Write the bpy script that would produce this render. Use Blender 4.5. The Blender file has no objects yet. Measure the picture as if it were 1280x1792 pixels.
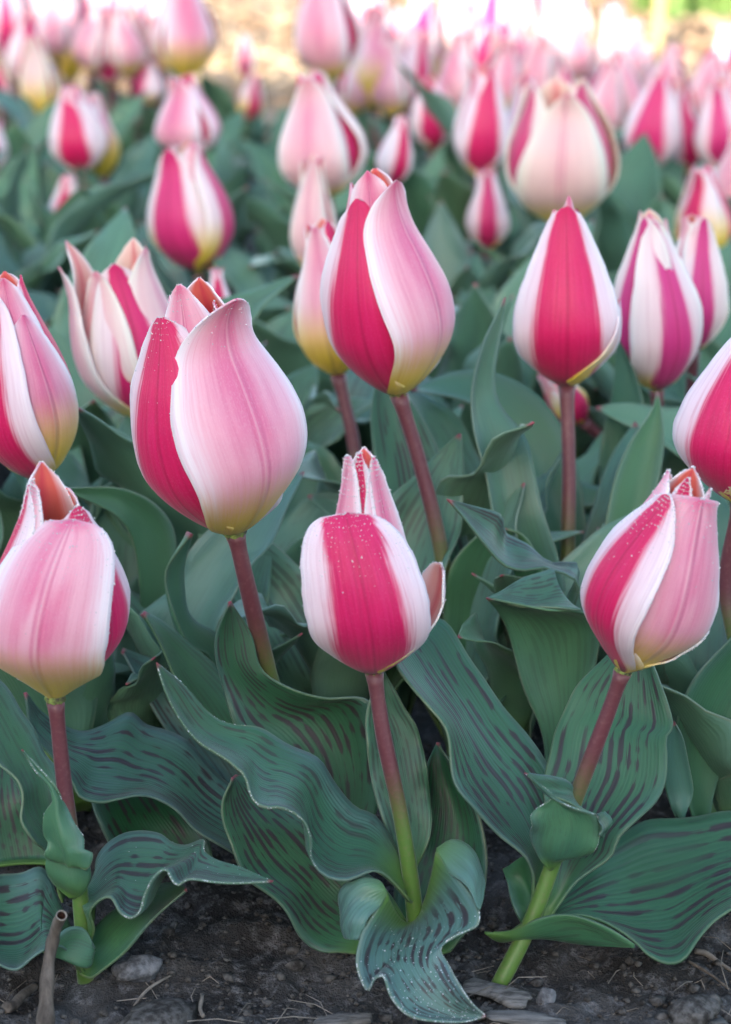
import bpy, math, random
import numpy as np
from mathutils import Matrix, Vector, noise as mnoise

# ------------------------------------------------------------------ camera, world, sun, exposure
scene = bpy.context.scene
C = scene.collection
W, H = 1280.0, 1792.0
F = 4075.0                       # focal length in photograph pixels
PITCH = math.radians(18.0)
CAM_H = 0.4225
cam_d = bpy.data.cameras.new('camera')
cam_d.sensor_fit = 'VERTICAL'; cam_d.sensor_height = 23.6
cam_d.lens = F / H * 23.6
cam_d.clip_start = 0.02; cam_d.clip_end = 2000
cam_d.dof.use_dof = True; cam_d.dof.focus_distance = 0.865; cam_d.dof.aperture_fstop = 6.6
cam = bpy.data.objects.new('camera', cam_d); C.objects.link(cam)
cam.location = (0, 0, CAM_H); cam.rotation_euler = (math.pi / 2 - PITCH, 0, 0)
scene.camera = cam

SUN_EL, SUN_AZ = math.radians(15.0), math.radians(194.0)     # azimuth clockwise from +Y: low, behind the camera
SUN_DIR = Vector((math.sin(SUN_AZ) * math.cos(SUN_EL), math.cos(SUN_AZ) * math.cos(SUN_EL), math.sin(SUN_EL)))
world = bpy.data.worlds.new('World'); scene.world = world; world.use_nodes = True
wn = world.node_tree
sky = wn.nodes.new('ShaderNodeTexSky'); sky.sky_type = 'NISHITA'; sky.sun_disc = False
sky.sun_elevation = SUN_EL; sky.sun_rotation = SUN_AZ
sky.air_density = 1.0; sky.dust_density = 1.5; sky.ozone_density = 1.0
bg = wn.nodes['Background']; bg.inputs['Strength'].default_value = 0.15
wn.links.new(sky.outputs[0], bg.inputs['Color'])
sun_d = bpy.data.lights.new('sun', 'SUN'); sun_d.energy = 3.2; sun_d.angle = math.radians(0.53); sun_d.color = (1.0, 0.9, 0.76)
sun = bpy.data.objects.new('sun', sun_d); C.objects.link(sun)
sun.rotation_euler = SUN_DIR.to_track_quat('Z', 'Y').to_euler()
vs = scene.view_settings
vs.view_transform = 'Standard'; vs.look = 'None'; vs.gamma = 1.0; vs.use_curve_mapping = False
vs.exposure = 2.5
scene.cycles.use_denoising = True
scene.cycles.max_bounces = 8; scene.cycles.transparent_max_bounces = 4

RNG = random.Random(7)
FWD = np.array([0, math.cos(PITCH), -math.sin(PITCH)]); UPV = np.array([0, math.sin(PITCH), math.cos(PITCH)]); RGT = np.array([1.0, 0, 0])
CAMP = np.array([0, 0, CAM_H])
def px(x, y, D):                 # photograph pixel + distance along the view axis -> world point
    return CAMP + D * (FWD + (x - W / 2) / F * RGT - (y - H / 2) / F * UPV)
def ground_px(x, y):             # photograph pixel -> point on the ground
    d = FWD + (x - W / 2) / F * RGT - (y - H / 2) / F * UPV
    return CAMP + d * (CAM_H / -d[2])

# ------------------------------------------------------------------ node helper and materials
class NT:
    def __init__(s, name):
        s.mat = bpy.data.materials.new(name); s.mat.use_nodes = True
        s.t = s.mat.node_tree; s.t.nodes.clear()
        s.out = s.n('ShaderNodeOutputMaterial')
    def n(s, typ, **kw):
        nd = s.t.nodes.new(typ)
        for k, v in kw.items(): setattr(nd, k, v)
        return nd
    def set(s, sock, v):
        if hasattr(v, 'is_linked') or isinstance(v, bpy.types.NodeSocket): s.t.links.new(v, sock)
        elif isinstance(v, (tuple, list)) and sock.type == 'RGBA' and len(v) == 3: sock.default_value = (*v, 1)
        else: sock.default_value = v
    def m(s, op, a, b=0.0, c=None, clamp=False):
        nd = s.n('ShaderNodeMath', operation=op, use_clamp=clamp)
        s.set(nd.inputs[0], a); s.set(nd.inputs[1], b)
        if c is not None: s.set(nd.inputs[2], c)
        return nd.outputs[0]
    def ss(s, x, a, b, lo=0.0, hi=1.0):   # smoothstep a..b -> lo..hi
        nd = s.n('ShaderNodeMapRange', interpolation_type='SMOOTHSTEP')
        s.set(nd.inputs['Value'], x); s.set(nd.inputs['From Min'], a); s.set(nd.inputs['From Max'], b)
        s.set(nd.inputs['To Min'], lo); s.set(nd.inputs['To Max'], hi)
        return nd.outputs[0]
    def mix(s, f, a, b):
        nd = s.n('ShaderNodeMix', data_type='RGBA')
        s.set(nd.inputs[0], f); s.set(nd.inputs[6], a); s.set(nd.inputs[7], b)
        return nd.outputs[2]
    def ramp(s, x, pts):
        nd = s.n('ShaderNodeValToRGB'); e = nd.color_ramp.elements
        while len(e) < len(pts): e.new(0.5)
        for i, (p, v) in enumerate(pts):
            e[i].position = p; e[i].color = (v, v, v, 1) if not isinstance(v, tuple) else (*v, 1)
        s.set(nd.inputs[0], x); return nd.outputs[0]
    def noise(s, vec, scale, detail=2.0, rough=0.5):
        nd = s.n('ShaderNodeTexNoise'); s.set(nd.inputs['Vector'], vec)
        nd.inputs['Scale'].default_value = scale; nd.inputs['Detail'].default_value = detail; nd.inputs['Roughness'].default_value = rough
        return nd.outputs[0]
    def xyz(s, x, y, z=0.0):
        nd = s.n('ShaderNodeCombineXYZ'); s.set(nd.inputs[0], x); s.set(nd.inputs[1], y); s.set(nd.inputs[2], z); return nd.outputs[0]
    def uv(s):
        nd = s.n('ShaderNodeUVMap'); sp = s.n('ShaderNodeSeparateXYZ'); s.t.links.new(nd.outputs[0], sp.inputs[0])
        return sp.outputs[0], sp.outputs[1]
    def objcol(s):
        nd = s.n('ShaderNodeObjectInfo'); sp = s.n('ShaderNodeSeparateColor'); s.t.links.new(nd.outputs['Color'], sp.inputs[0])
        s.alpha = nd.outputs['Alpha']; return sp.outputs[0], sp.outputs[1], sp.outputs[2], nd.outputs['Random']
    def finish(s, color, rough=0.5, spec=0.4, transl=0.0, tcol=None, bump=None, bstr=0.2, bdist=0.001, sheen=0.0, coat=0.0):
        p = s.n('ShaderNodeBsdfPrincipled')
        s.set(p.inputs['Base Color'], color); s.set(p.inputs['Roughness'], rough); s.set(p.inputs['Specular IOR Level'], spec)
        if sheen: p.inputs['Sheen Weight'].default_value = sheen; p.inputs['Sheen Roughness'].default_value = 0.4
        if coat: p.inputs['Coat Weight'].default_value = coat; p.inputs['Coat Roughness'].default_value = 0.3
        if bump is not None:
            b = s.n('ShaderNodeBump'); b.inputs['Strength'].default_value = bstr; b.inputs['Distance'].default_value = bdist
            s.set(b.inputs['Height'], bump); s.t.links.new(b.outputs[0], p.inputs['Normal'])
        sh = p.outputs[0]
        if transl:
            tr = s.n('ShaderNodeBsdfTranslucent'); s.set(tr.inputs[0], tcol if tcol is not None else color)
            mx = s.n('ShaderNodeMixShader'); mx.inputs[0].default_value = transl
            s.t.links.new(sh, mx.inputs[1]); s.t.links.new(tr.outputs[0], mx.inputs[2]); sh = mx.outputs[0]
        s.t.links.new(sh, s.out.inputs[0]); return s.mat

YEL = (0.90, 0.67, 0.055); WHITE = (0.93, 0.86, 0.88); CREAM = (0.90, 0.87, 0.70)
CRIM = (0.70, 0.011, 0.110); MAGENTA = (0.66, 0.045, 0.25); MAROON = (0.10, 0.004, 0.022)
def fibre(s, u, v, rnd):
    vec = s.xyz(s.m('MULTIPLY', u, 42.0), s.m('MULTIPLY', v, 2.6), s.m('MULTIPLY', rnd, 37.0))
    return s.noise(vec, 1.0, 3.0, 0.6)
# object colour of a petal: R = how far yellow climbs, G = magenta shift, B = cream shift
def mat_striped():
    s = NT('striped_petal'); u, v = s.uv(); R, G, B, rnd = s.objcol()
    fb = fibre(s, u, v, rnd)
    a0 = s.m('ABSOLUTE', s.m('SUBTRACT', s.m('MULTIPLY', u, 2.0), 1.0))
    lo = s.noise(s.xyz(s.m('MULTIPLY', u, 3.0), s.m('MULTIPLY', v, 2.0), s.m('MULTIPLY', rnd, 91.0)), 1.0, 1.0)
    a = s.m('ADD', a0, s.m('ADD', s.m('MULTIPLY', s.m('SUBTRACT', fb, 0.5), 0.26), s.m('MULTIPLY', s.m('SUBTRACT', lo, 0.5), 0.22)))
    hw = s.ramp(v, [(0.0, 0.80), (0.08, 0.70), (0.25, 0.60), (0.5, 0.53), (0.75, 0.50), (0.92, 0.62), (1.0, 1.0)]); hw = s.m('MULTIPLY', hw, s.alpha)
    mask = s.ss(a, s.m('ADD', hw, 0.11), s.m('SUBTRACT', hw, 0.09))
    yc = s.ss(s.m('ADD', v, s.m('MULTIPLY', s.m('SUBTRACT', fb, 0.5), 0.08)), s.m('MULTIPLY', R, 0.16), s.m('ADD', s.m('MULTIPLY', R, 0.42), 0.03))
    white = s.mix(B, WHITE, CREAM)
    blush = s.ss(a, 1.15, s.m('ADD', hw, -0.05))
    white = s.mix(s.m('MULTIPLY', blush, 0.45), white, (0.84, 0.40, 0.52))
    margin = s.mix(yc, YEL, white)
    red = s.mix(G, CRIM, MAGENTA)
    red = s.mix(s.m('MULTIPLY', s.ss(fb, 0.35, 0.75), 0.45), red, s.mix(G, (0.76, 0.030, 0.175), (0.68, 0.09, 0.32)))
    mid = s.ss(a0, 0.045, 0.0)
    red = s.mix(s.m('MULTIPLY', mid, 0.35), red, (0.35, 0.005, 0.04))
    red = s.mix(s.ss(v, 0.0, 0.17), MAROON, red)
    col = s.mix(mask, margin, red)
    col = s.mix(s.m('MULTIPLY', s.ss(fb, 0.55, 0.25), 0.16), col, (0.30, 0.03, 0.10))
    grain = s.noise(s.xyz(s.m('MULTIPLY', u, 110.0), s.m('MULTIPLY', v, 110.0), rnd), 1.0, 2.0)
    col = s.mix(s.m('MULTIPLY', s.ss(grain, 0.5, 0.8), 0.07), col, (0.90, 0.45, 0.60))
    bump = s.m('ADD', s.m('ADD', fb, s.m('MULTIPLY', grain, 0.25)), s.m('MULTIPLY', s.ss(a0, 0.06, 0.0), 0.5))
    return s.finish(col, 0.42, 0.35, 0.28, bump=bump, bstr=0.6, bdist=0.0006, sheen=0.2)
def mat_pale():
    s = NT('pale_petal'); u, v = s.uv(); R, G, B, rnd = s.objcol()
    fb = fibre(s, u, v, rnd)
    a0 = s.m('ABSOLUTE', s.m('SUBTRACT', s.m('MULTIPLY', u, 2.0), 1.0))
    a = s.m('ADD', a0, s.m('MULTIPLY', s.m('SUBTRACT', fb, 0.5), 0.3))
    white = s.mix(B, WHITE, CREAM)
    pale = s.mix(B, (0.87, 0.46, 0.55), (0.86, 0.66, 0.58))
    col = s.mix(s.ss(a, 1.02, 0.55), white, pale)
    lo = s.noise(s.xyz(s.m('MULTIPLY', u, 5.0), s.m('MULTIPLY', v, 1.6), s.m('MULTIPLY', rnd, 53.0)), 1.0, 2.0)
    bell = s.ramp(v, [(0.0, 0.0), (0.25, 0.12), (0.5, 0.75), (0.7, 0.9), (0.9, 0.75), (1.0, 1.0)])
    fl = s.m('MULTIPLY', s.m('MULTIPLY', s.ss(a, 0.72, 0.05), bell), s.ss(lo, 0.25, 0.58))
    col = s.mix(s.m('MULTIPLY', fl, s.m('SUBTRACT', 0.92, s.m('MULTIPLY', B, 0.7))), col, (0.74, 0.10, 0.26))
    rib = s.m('MULTIPLY', s.ss(s.m('ABSOLUTE', s.m('SUBTRACT', a0, 0.055)), 0.045, 0.0), s.ss(v, 0.1, 0.4))
    col = s.mix(s.m('MULTIPLY', rib, 0.55), col, (0.68, 0.13, 0.27))
    col = s.mix(s.m('MULTIPLY', s.ss(a0, 0.022, 0.008), 0.4), col, (0.85, 0.5, 0.55))
    vv = s.m('ADD', v, s.m('MULTIPLY', s.m('SUBTRACT', fb, 0.5), 0.10))
    yc = s.ss(vv, s.m('MULTIPLY', R, 0.16), s.m('ADD', s.m('MULTIPLY', R, 0.46), 0.04))
    yel = s.mix(s.ss(a0, 0.12, 0.0), YEL, (0.72, 0.52, 0.05))
    col = s.mix(yc, yel, col)
    col = s.mix(s.m('MULTIPLY', s.ss(fb, 0.55, 0.25), 0.16), col, (0.62, 0.16, 0.26))
    tip = s.ss(v, 0.93, 1.0)
    col = s.mix(s.m('MULTIPLY', tip, 0.6), col, (0.74, 0.06, 0.22))
    grain = s.noise(s.xyz(s.m('MULTIPLY', u, 110.0), s.m('MULTIPLY', v, 110.0), rnd), 1.0, 2.0)
    col = s.mix(s.m('MULTIPLY', s.ss(grain, 0.45, 0.8), 0.12), col, (0.92, 0.80, 0.84))
    bump = s.m('ADD', s.m('ADD', fb, s.m('MULTIPLY', grain, 0.25)), s.m('MULTIPLY', s.ss(a0, 0.09, 0.0), 1.2))
    return s.finish(col, 0.42, 0.35, 0.28, bump=bump, bstr=0.6, bdist=0.0006, sheen=0.2)
def mat_inside():
    s = NT('petal_inside'); u, v = s.uv(); R, G, B, rnd = s.objcol()
    fb = fibre(s, u, v, rnd)
    a0 = s.m('ABSOLUTE', s.m('SUBTRACT', s.m('MULTIPLY', u, 2.0), 1.0))
    a = s.m('ADD', a0, s.m('MULTIPLY', s.m('SUBTRACT', fb, 0.5), 0.25))
    col = s.mix(s.ss(a, 1.0, 0.5), (0.86, 0.66, 0.66), (0.80, 0.17, 0.13))
    col = s.mix(B, col, (0.86, 0.70, 0.58))
    col = s.mix(s.m('MULTIPLY', s.ss(a, 0.35, 0.0), 0.6), col, (0.72, 0.05, 0.10))
    col = s.mix(s.ss(v, 0.05, 0.28), (0.78, 0.42, 0.03), col)
    return s.finish(col, 0.45, 0.3, 0.3, bump=fb, bstr=0.3, bdist=0.0006)
# object colour of a leaf: R = stripe strength, G = glaucous tone with blue sky sheen painted in, B = lightness
def mat_leaf(under=False):
    s = NT('leaf_underside' if under else 'striped_leaf'); u, v = s.uv(); R, G, B, rnd = s.objcol()
    z = s.m('MULTIPLY', rnd, 71.0)
    warp = s.noise(s.xyz(s.m('MULTIPLY', u, 2.0), s.m('MULTIPLY', v, 2.5), z), 1.0, 2.0)
    fine = s.noise(s.xyz(s.m('MULTIPLY', u, 90.0), s.m('MULTIPLY', v, 9.0), z), 1.0, 2.0)
    x = s.m('ADD', s.m('MULTIPLY', u, 12.0), s.m('ADD', s.m('MULTIPLY', warp, 1.0), s.m('MULTIPLY', s.m('SUBTRACT', fine, 0.5), 0.25)))
    i = s.m('FLOOR', x); fr = s.m('ABSOLUTE', s.m('SUBTRACT', s.m('FRACT', x), 0.5))
    dn = s.noise(s.xyz(s.m('MULTIPLY', i, 7.31), s.m('MULTIPLY', v, 7.5), z), 1.0, 2.0, 0.6)
    dn = s.m('ADD', dn, s.m('MULTIPLY', s.m('SUBTRACT', fine, 0.5), 0.30))
    reg = s.noise(s.xyz(s.m('MULTIPLY', u, 2.2), s.m('MULTIPLY', v, 1.8), s.m('ADD', z, 11.0)), 1.0, 1.0)
    wid = s.m('MULTIPLY', s.ss(dn, 0.43, 0.56), s.m('ADD', 0.10, s.m('MULTIPLY', reg, 0.36)))
    st = s.ss(s.m('SUBTRACT', wid, fr), -0.08, 0.10)
    am = s.m('ABSOLUTE', s.m('SUBTRACT', s.m('MULTIPLY', u, 2.0), 1.0))
    st = s.m('MULTIPLY', st, s.m('MULTIPLY', s.ss(am, 0.99, 0.9), s.m('MULTIPLY', s.ss(v, 0.06, 0.3), s.ss(reg, 0.20, 0.36))))
    st = s.m('MULTIPLY', st, R)
    if under: st = s.m('MULTIPLY', st, 0.35)
    big = s.noise(s.xyz(s.m('MULTIPLY', u, 1.6), s.m('MULTIPLY', v, 2.6), s.m('ADD', z, 5.0)), 1.0, 3.0)
    g0 = (0.055, 0.165, 0.055) if under else (0.014, 0.072, 0.026)
    col = s.mix(s.ss(big, 0.3, 0.7), g0, (0.024, 0.108, 0.042))
    col = s.mix(s.m('MULTIPLY', G, 0.75), col, (0.115, 0.205, 0.195))
    col = s.mix(s.m('MULTIPLY', s.ss(fine, 0.4, 0.8), 0.4), col, (0.038, 0.128, 0.058))
    bloom = s.m('MULTIPLY', s.ss(am, 0.45, 0.95), s.ss(reg, 0.40, 0.62))  # bluish margins: sky sheen painted into the colour, along with waxy bloom
    col = s.mix(s.m('MULTIPLY', bloom, 0.32), col, (0.105, 0.160, 0.195))
    col = s.mix(s.m('MULTIPLY', B, 0.8), col, (0.15, 0.29, 0.14))
    col = s.mix(s.ss(v, 0.20, 0.0), col, (0.09, 0.185, 0.038))
    col = s.mix(s.m('MULTIPLY', st, 0.84), col, (0.036, 0.014, 0.026))
    col = s.mix(s.m('MULTIPLY', s.ss(am, 0.970, 0.99), s.ss(big, 0.3, 0.8, 0.1, 0.55)), col, (0.20, 0.21, 0.13))
    col = s.mix(s.ss(v, 0.975, 1.0), col, (0.28, 0.05, 0.07))
    vein = s.m('SINE', s.m('MULTIPLY', u, 190.0))
    bump = s.m('ADD', s.m('MULTIPLY', vein, 0.35), fine)
    return s.finish(col, 0.36, 0.33, 0.12, tcol=(0.10, 0.26, 0.04), bump=bump, bstr=0.22, bdist=0.0006, sheen=0.08)
def mat_stem():
    s = NT('tulip_stem'); u, v = s.uv(); R, G, B, rnd = s.objcol()
    nz = s.noise(s.xyz(s.m('MULTIPLY', u, 9.0), s.m('MULTIPLY', v, 60.0), s.m('MULTIPLY', rnd, 9.0)), 1.0, 3.0)
    vv = s.m('ADD', v, s.m('MULTIPLY', s.m('SUBTRACT', nz, 0.5), 0.08))
    col = s.mix(s.ss(vv, s.m('SUBTRACT', R, 0.14), s.m('ADD', R, 0.16)), (0.085, 0.165, 0.028), (0.118, 0.031, 0.038))
    col = s.mix(s.m('MULTIPLY', s.ss(nz, 0.45, 0.8), 0.22), col, (0.26, 0.14, 0.12))
    return s.finish(col, 0.45, 0.4, bump=nz, bstr=0.2, bdist=0.0005, sheen=0.2)
def mat_simple(name, c1, c2, scale, rough=0.85, spec=0.2, bstr=0.5, bdist=0.002, detail=6.0, stretch=(1, 1, 1)):
    s = NT(name); tc = s.n('ShaderNodeTexCoord'); mp = s.n('ShaderNodeMapping')
    mp.inputs['Scale'].default_value = stretch; s.t.links.new(tc.outputs['Object'], mp.inputs[0])
    nz = s.noise(mp.outputs[0], scale, detail, 0.65)
    return s.finish(s.mix(s.ss(nz, 0.35, 0.68), c1, c2), rough, spec, bump=nz, bstr=bstr, bdist=bdist)
def mat_soil():
    s = NT('dark_soil'); tc = s.n('ShaderNodeTexCoord'); co = tc.outputs['Object']
    n1 = s.noise(co, 14.0, 6.0, 0.6); n2 = s.noise(co, 160.0, 5.0, 0.7); n3 = s.noise(co, 900.0, 3.0, 0.6)
    col = s.mix(s.ss(n1, 0.35, 0.7), (0.024, 0.021, 0.019), (0.090, 0.084, 0.080))
    col = s.mix(s.m('MULTIPLY', s.ss(n2, 0.48, 0.70), 0.8), col, (0.19, 0.18, 0.178))
    col = s.mix(s.m('MULTIPLY', s.ss(n3, 0.58, 0.8), 0.5), col, (0.20, 0.18, 0.165))
    return s.finish(col, 0.9, 0.2, bump=s.m('ADD', n2, s.m('MULTIPLY', n3, 0.5)), bstr=0.9, bdist=0.004)
def mat_path():
    s = NT('bark_path'); tc = s.n('ShaderNodeTexCoord'); co = tc.outputs['Object']
    n1 = s.noise(co, 5.0, 5.0, 0.6); n2 = s.noise(co, 60.0, 4.0, 0.7)
    col = s.mix(s.ss(n1, 0.3, 0.7), (0.22, 0.145, 0.085), (0.33, 0.23, 0.145))
    col = s.mix(s.m('MULTIPLY', s.ss(n2, 0.45, 0.75), 0.6), col, (0.44, 0.33, 0.22))
    return s.finish(col, 0.9, 0.2, bump=n2, bstr=0.8, bdist=0.01)
M_STR, M_PAL, M_INS, M_LEAF, M_UND, M_STEM = mat_striped(), mat_pale(), mat_inside(), mat_leaf(), mat_leaf(True), mat_stem()
M_SOIL, M_PATH = mat_soil(), mat_path()
def mat_dew():
    s = NT('dew'); p = s.n('ShaderNodeBsdfPrincipled')
    p.inputs['Base Color'].default_value = (1, 1, 1, 1); p.inputs['Roughness'].default_value = 0.05
    p.inputs['Transmission Weight'].default_value = 0.45; p.inputs['IOR'].default_value = 1.33  # partly opaque white paints in the bright sky the drops would refract
    s.t.links.new(p.outputs[0], s.out.inputs[0]); return s.mat
M_DEW = mat_dew()
M_PIST = mat_simple('pistil', (0.25, 0.32, 0.08), (0.05, 0.03, 0.04), 300)
M_STALK = mat_simple('dry_stalk', (0.05, 0.040, 0.033), (0.17, 0.14, 0.115), 120, stretch=(1, 1, 0.12))
M_HOLE = mat_simple('dry_pith', (0.035, 0.016, 0.012), (0.07, 0.03, 0.02), 200)
M_WOOD = mat_simple('weathered_wood', (0.06, 0.055, 0.05), (0.20, 0.185, 0.17), 500, stretch=(0.12, 1, 1))
M_STONE = mat_simple('pale_stone', (0.07, 0.07, 0.074), (0.21, 0.21, 0.22), 260)
M_CLOD = mat_simple('soil_clod', (0.026, 0.022, 0.019), (0.12, 0.11, 0.10), 260)
M_STRAW = mat_simple('dry_fibre', (0.11, 0.095, 0.08), (0.28, 0.24, 0.20), 80)
M_CHIP = mat_simple('bark_chip', (0.20, 0.12, 0.07), (0.48, 0.36, 0.24), 12)
M_STAKE = mat_simple('cane', (0.44, 0.34, 0.17), (0.58, 0.47, 0.27), 30, stretch=(1, 1, 0.1))
M_GRASS = mat_simple('grass_blade', (0.06, 0.12, 0.03), (0.14, 0.22, 0.06), 20, rough=0.6)
M_WALL = mat_simple('shade_wall_render', (0.42, 0.40, 0.37), (0.55, 0.53, 0.49), 6)
M_LAWN = mat_simple('lawn', (0.05, 0.10, 0.025), (0.11, 0.16, 0.05), 3)

# ------------------------------------------------------------------ mesh helpers
def make_mesh(name, verts, quads, uvs=None, mats=(), mat_idx=None, smooth=True):
    verts = np.asarray(verts, np.float32); quads = np.asarray(quads, np.int32)
    me = bpy.data.meshes.new(name)
    me.vertices.add(len(verts)); me.vertices.foreach_set('co', verts.ravel())
    k = quads.shape[1]
    me.loops.add(quads.size); me.loops.foreach_set('vertex_index', quads.ravel())
    me.polygons.add(len(quads))
    me.polygons.foreach_set('loop_start', np.arange(0, quads.size, k, dtype=np.int32))
    if mat_idx is not None: me.polygons.foreach_set('material_index', np.asarray(mat_idx, np.int32))
    if smooth: me.polygons.foreach_set('use_smooth', np.ones(len(quads), bool))
    if uvs is not None:
        l = me.uv_layers.new(name='UVMap'); l.data.foreach_set('uv', np.asarray(uvs, np.float32)[quads.ravel()].ravel())
    for m in mats: me.materials.append(m)
    me.update(calc_edges=True); me.validate(); return me
def link(name, me, parent=None, loc=None, color=None):
    o = bpy.data.objects.new(name, me); C.objects.link(o)
    if parent is not None: o.parent = parent
    if loc is not None: o.location = loc
    if color is not None: o.color = color
    return o
def tag(o, label, cat, group=None):
    o['label'] = label; o['category'] = cat
    if group: o['group'] = group
def catmull(pts, t):
    """points (n,d), t in 0..1 evenly over the given knots"""
    P = np.asarray(pts, float); n = len(P)
    if n == 2: return P[0] + np.outer(t, P[1] - P[0])
    x = np.clip(np.asarray(t) * (n - 1), 0, n - 1 - 1e-9); i = x.astype(int); f = (x - i)[:, None]
    Q = np.vstack([2 * P[0] - P[1], P, 2 * P[-1] - P[-2]])
    a, b, c, d = Q[i], Q[i + 1], Q[i + 2], Q[i + 3]
    return 0.5 * (2 * b + (c - a) * f + (2 * a - 5 * b + 4 * c - d) * f ** 2 + (3 * b - a - 3 * c + d) * f ** 3)
def arc_resample(pts, n, par=None):
    fine = catmull(pts, np.linspace(0, 1, 40 * len(pts)))
    d = np.r_[0, np.cumsum(np.linalg.norm(np.diff(fine, axis=0), axis=1))]; d /= d[-1]
    s = np.linspace(0, 1, n) if par is None else par
    return np.stack([np.interp(s, d, fine[:, k]) for k in range(fine.shape[1])], 1)
def interp_curve(pts, x):
    p = np.asarray(pts, float)
    fine_t = np.linspace(0, 1, 200); c = catmull(p, fine_t)
    return np.interp(x, np.maximum.accumulate(c[:, 0]), c[:, 1])
def grid_normals(P):
    du = np.gradient(P, axis=1); dv = np.gradient(P, axis=0)
    n = np.cross(du, dv); l = np.linalg.norm(n, axis=2, keepdims=True)
    return n / np.maximum(l, 1e-12)
def sheet(P, U, V, thick):
    """solid sheet from a grid (nv,nu,3): returns verts, quads, uvs, material index (0 = side the normals look to, 1 = other)"""
    nv, nu, _ = P.shape
    N = grid_normals(P)
    A = P + N * thick / 2; B = P - N * thick / 2
    verts = np.vstack([A.reshape(-1, 3), B.reshape(-1, 3)])
    uv = np.stack([U.ravel(), V.ravel()], 1); uvs = np.vstack([uv, uv])
    idx = np.arange(nv * nu).reshape(nv, nu); o = nv * nu
    a = np.stack([idx[:-1, :-1], idx[:-1, 1:], idx[1:, 1:], idx[1:, :-1]], -1).reshape(-1, 4)
    b = a[:, ::-1] + o
    per = np.r_[idx[0, :], idx[1:, -1], idx[-1, -2::-1], idx[-2:0:-1, 0]]
    q = np.roll(per, -1); rim = np.stack([q, per, per + o, q + o], 1)
    quads = np.vstack([a, b, rim])
    mi = np.r_[np.zeros(len(a)), np.ones(len(b)), np.zeros(len(rim))]
    return verts, quads, uvs, mi
def tube(path, rad, sides=10, cap=True):
    path = np.asarray(path, float); n = len(path); rad = np.broadcast_to(np.asarray(rad, float), (n,))
    T = np.gradient(path, axis=0); T /= np.linalg.norm(T, axis=1, keepdims=True)
    ref = np.array([0, 1.0, 0]) if abs(T[0][1]) < 0.9 else np.array([1.0, 0, 0])
    X = np.cross(T, ref); X /= np.linalg.norm(X, axis=1, keepdims=True); Y = np.cross(T, X)
    ang = np.linspace(0, 2 * np.pi, sides, endpoint=False)
    V = path[:, None] + rad[:, None, None] * (np.cos(ang)[None, :, None] * X[:, None] + np.sin(ang)[None, :, None] * Y[:, None])
    verts = V.reshape(-1, 3); q = []
    for i in range(n - 1):
        for j in range(sides):
            k = (j + 1) % sides
            q.append((i * sides + j, i * sides + k, (i + 1) * sides + k, (i + 1) * sides + j))
    uvs = np.stack([np.tile(np.arange(sides) / sides, n), np.repeat(np.linspace(0, 1, n), sides)], 1)
    if cap:
        c0, c1 = len(verts), len(verts) + 1
        verts = np.vstack([verts, path[:1], path[-1:]]); uvs = np.vstack([uvs, [[0, 0]], [[0, 1]]])
        for j in range(0, sides, 2):
            k, l = (j + 1) % sides, (j + 2) % sides
            q.append((c0, l, k, j)); e = (n - 1) * sides; q.append((c1, e + j, e + k, e + l))
    return verts, np.array(q), uvs
ICO = None
def ico():
    global ICO
    if ICO is None:
        import bmesh
        bm = bmesh.new(); bmesh.ops.create_icosphere(bm, subdivisions=2, radius=1)
        ICO = (np.array([v.co[:] for v in bm.verts]), np.array([[v.index for v in f.verts] for f in bm.faces])); bm.free()
    return ICO
def beads(pts, radii, name='dew_drops', parent=None, normals=None):
    v0, f0 = ico(); n = len(pts)
    V = (np.asarray(pts)[:, None] + np.asarray(radii)[:, None, None] * v0[None]).reshape(-1, 3)
    Fc = (np.arange(n)[:, None, None] * len(v0) + f0[None]).reshape(-1, 3)
    o = link(name, make_mesh(name, V, Fc, None, [M_DEW]), parent); o['kind'] = 'stuff'; return o

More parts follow.
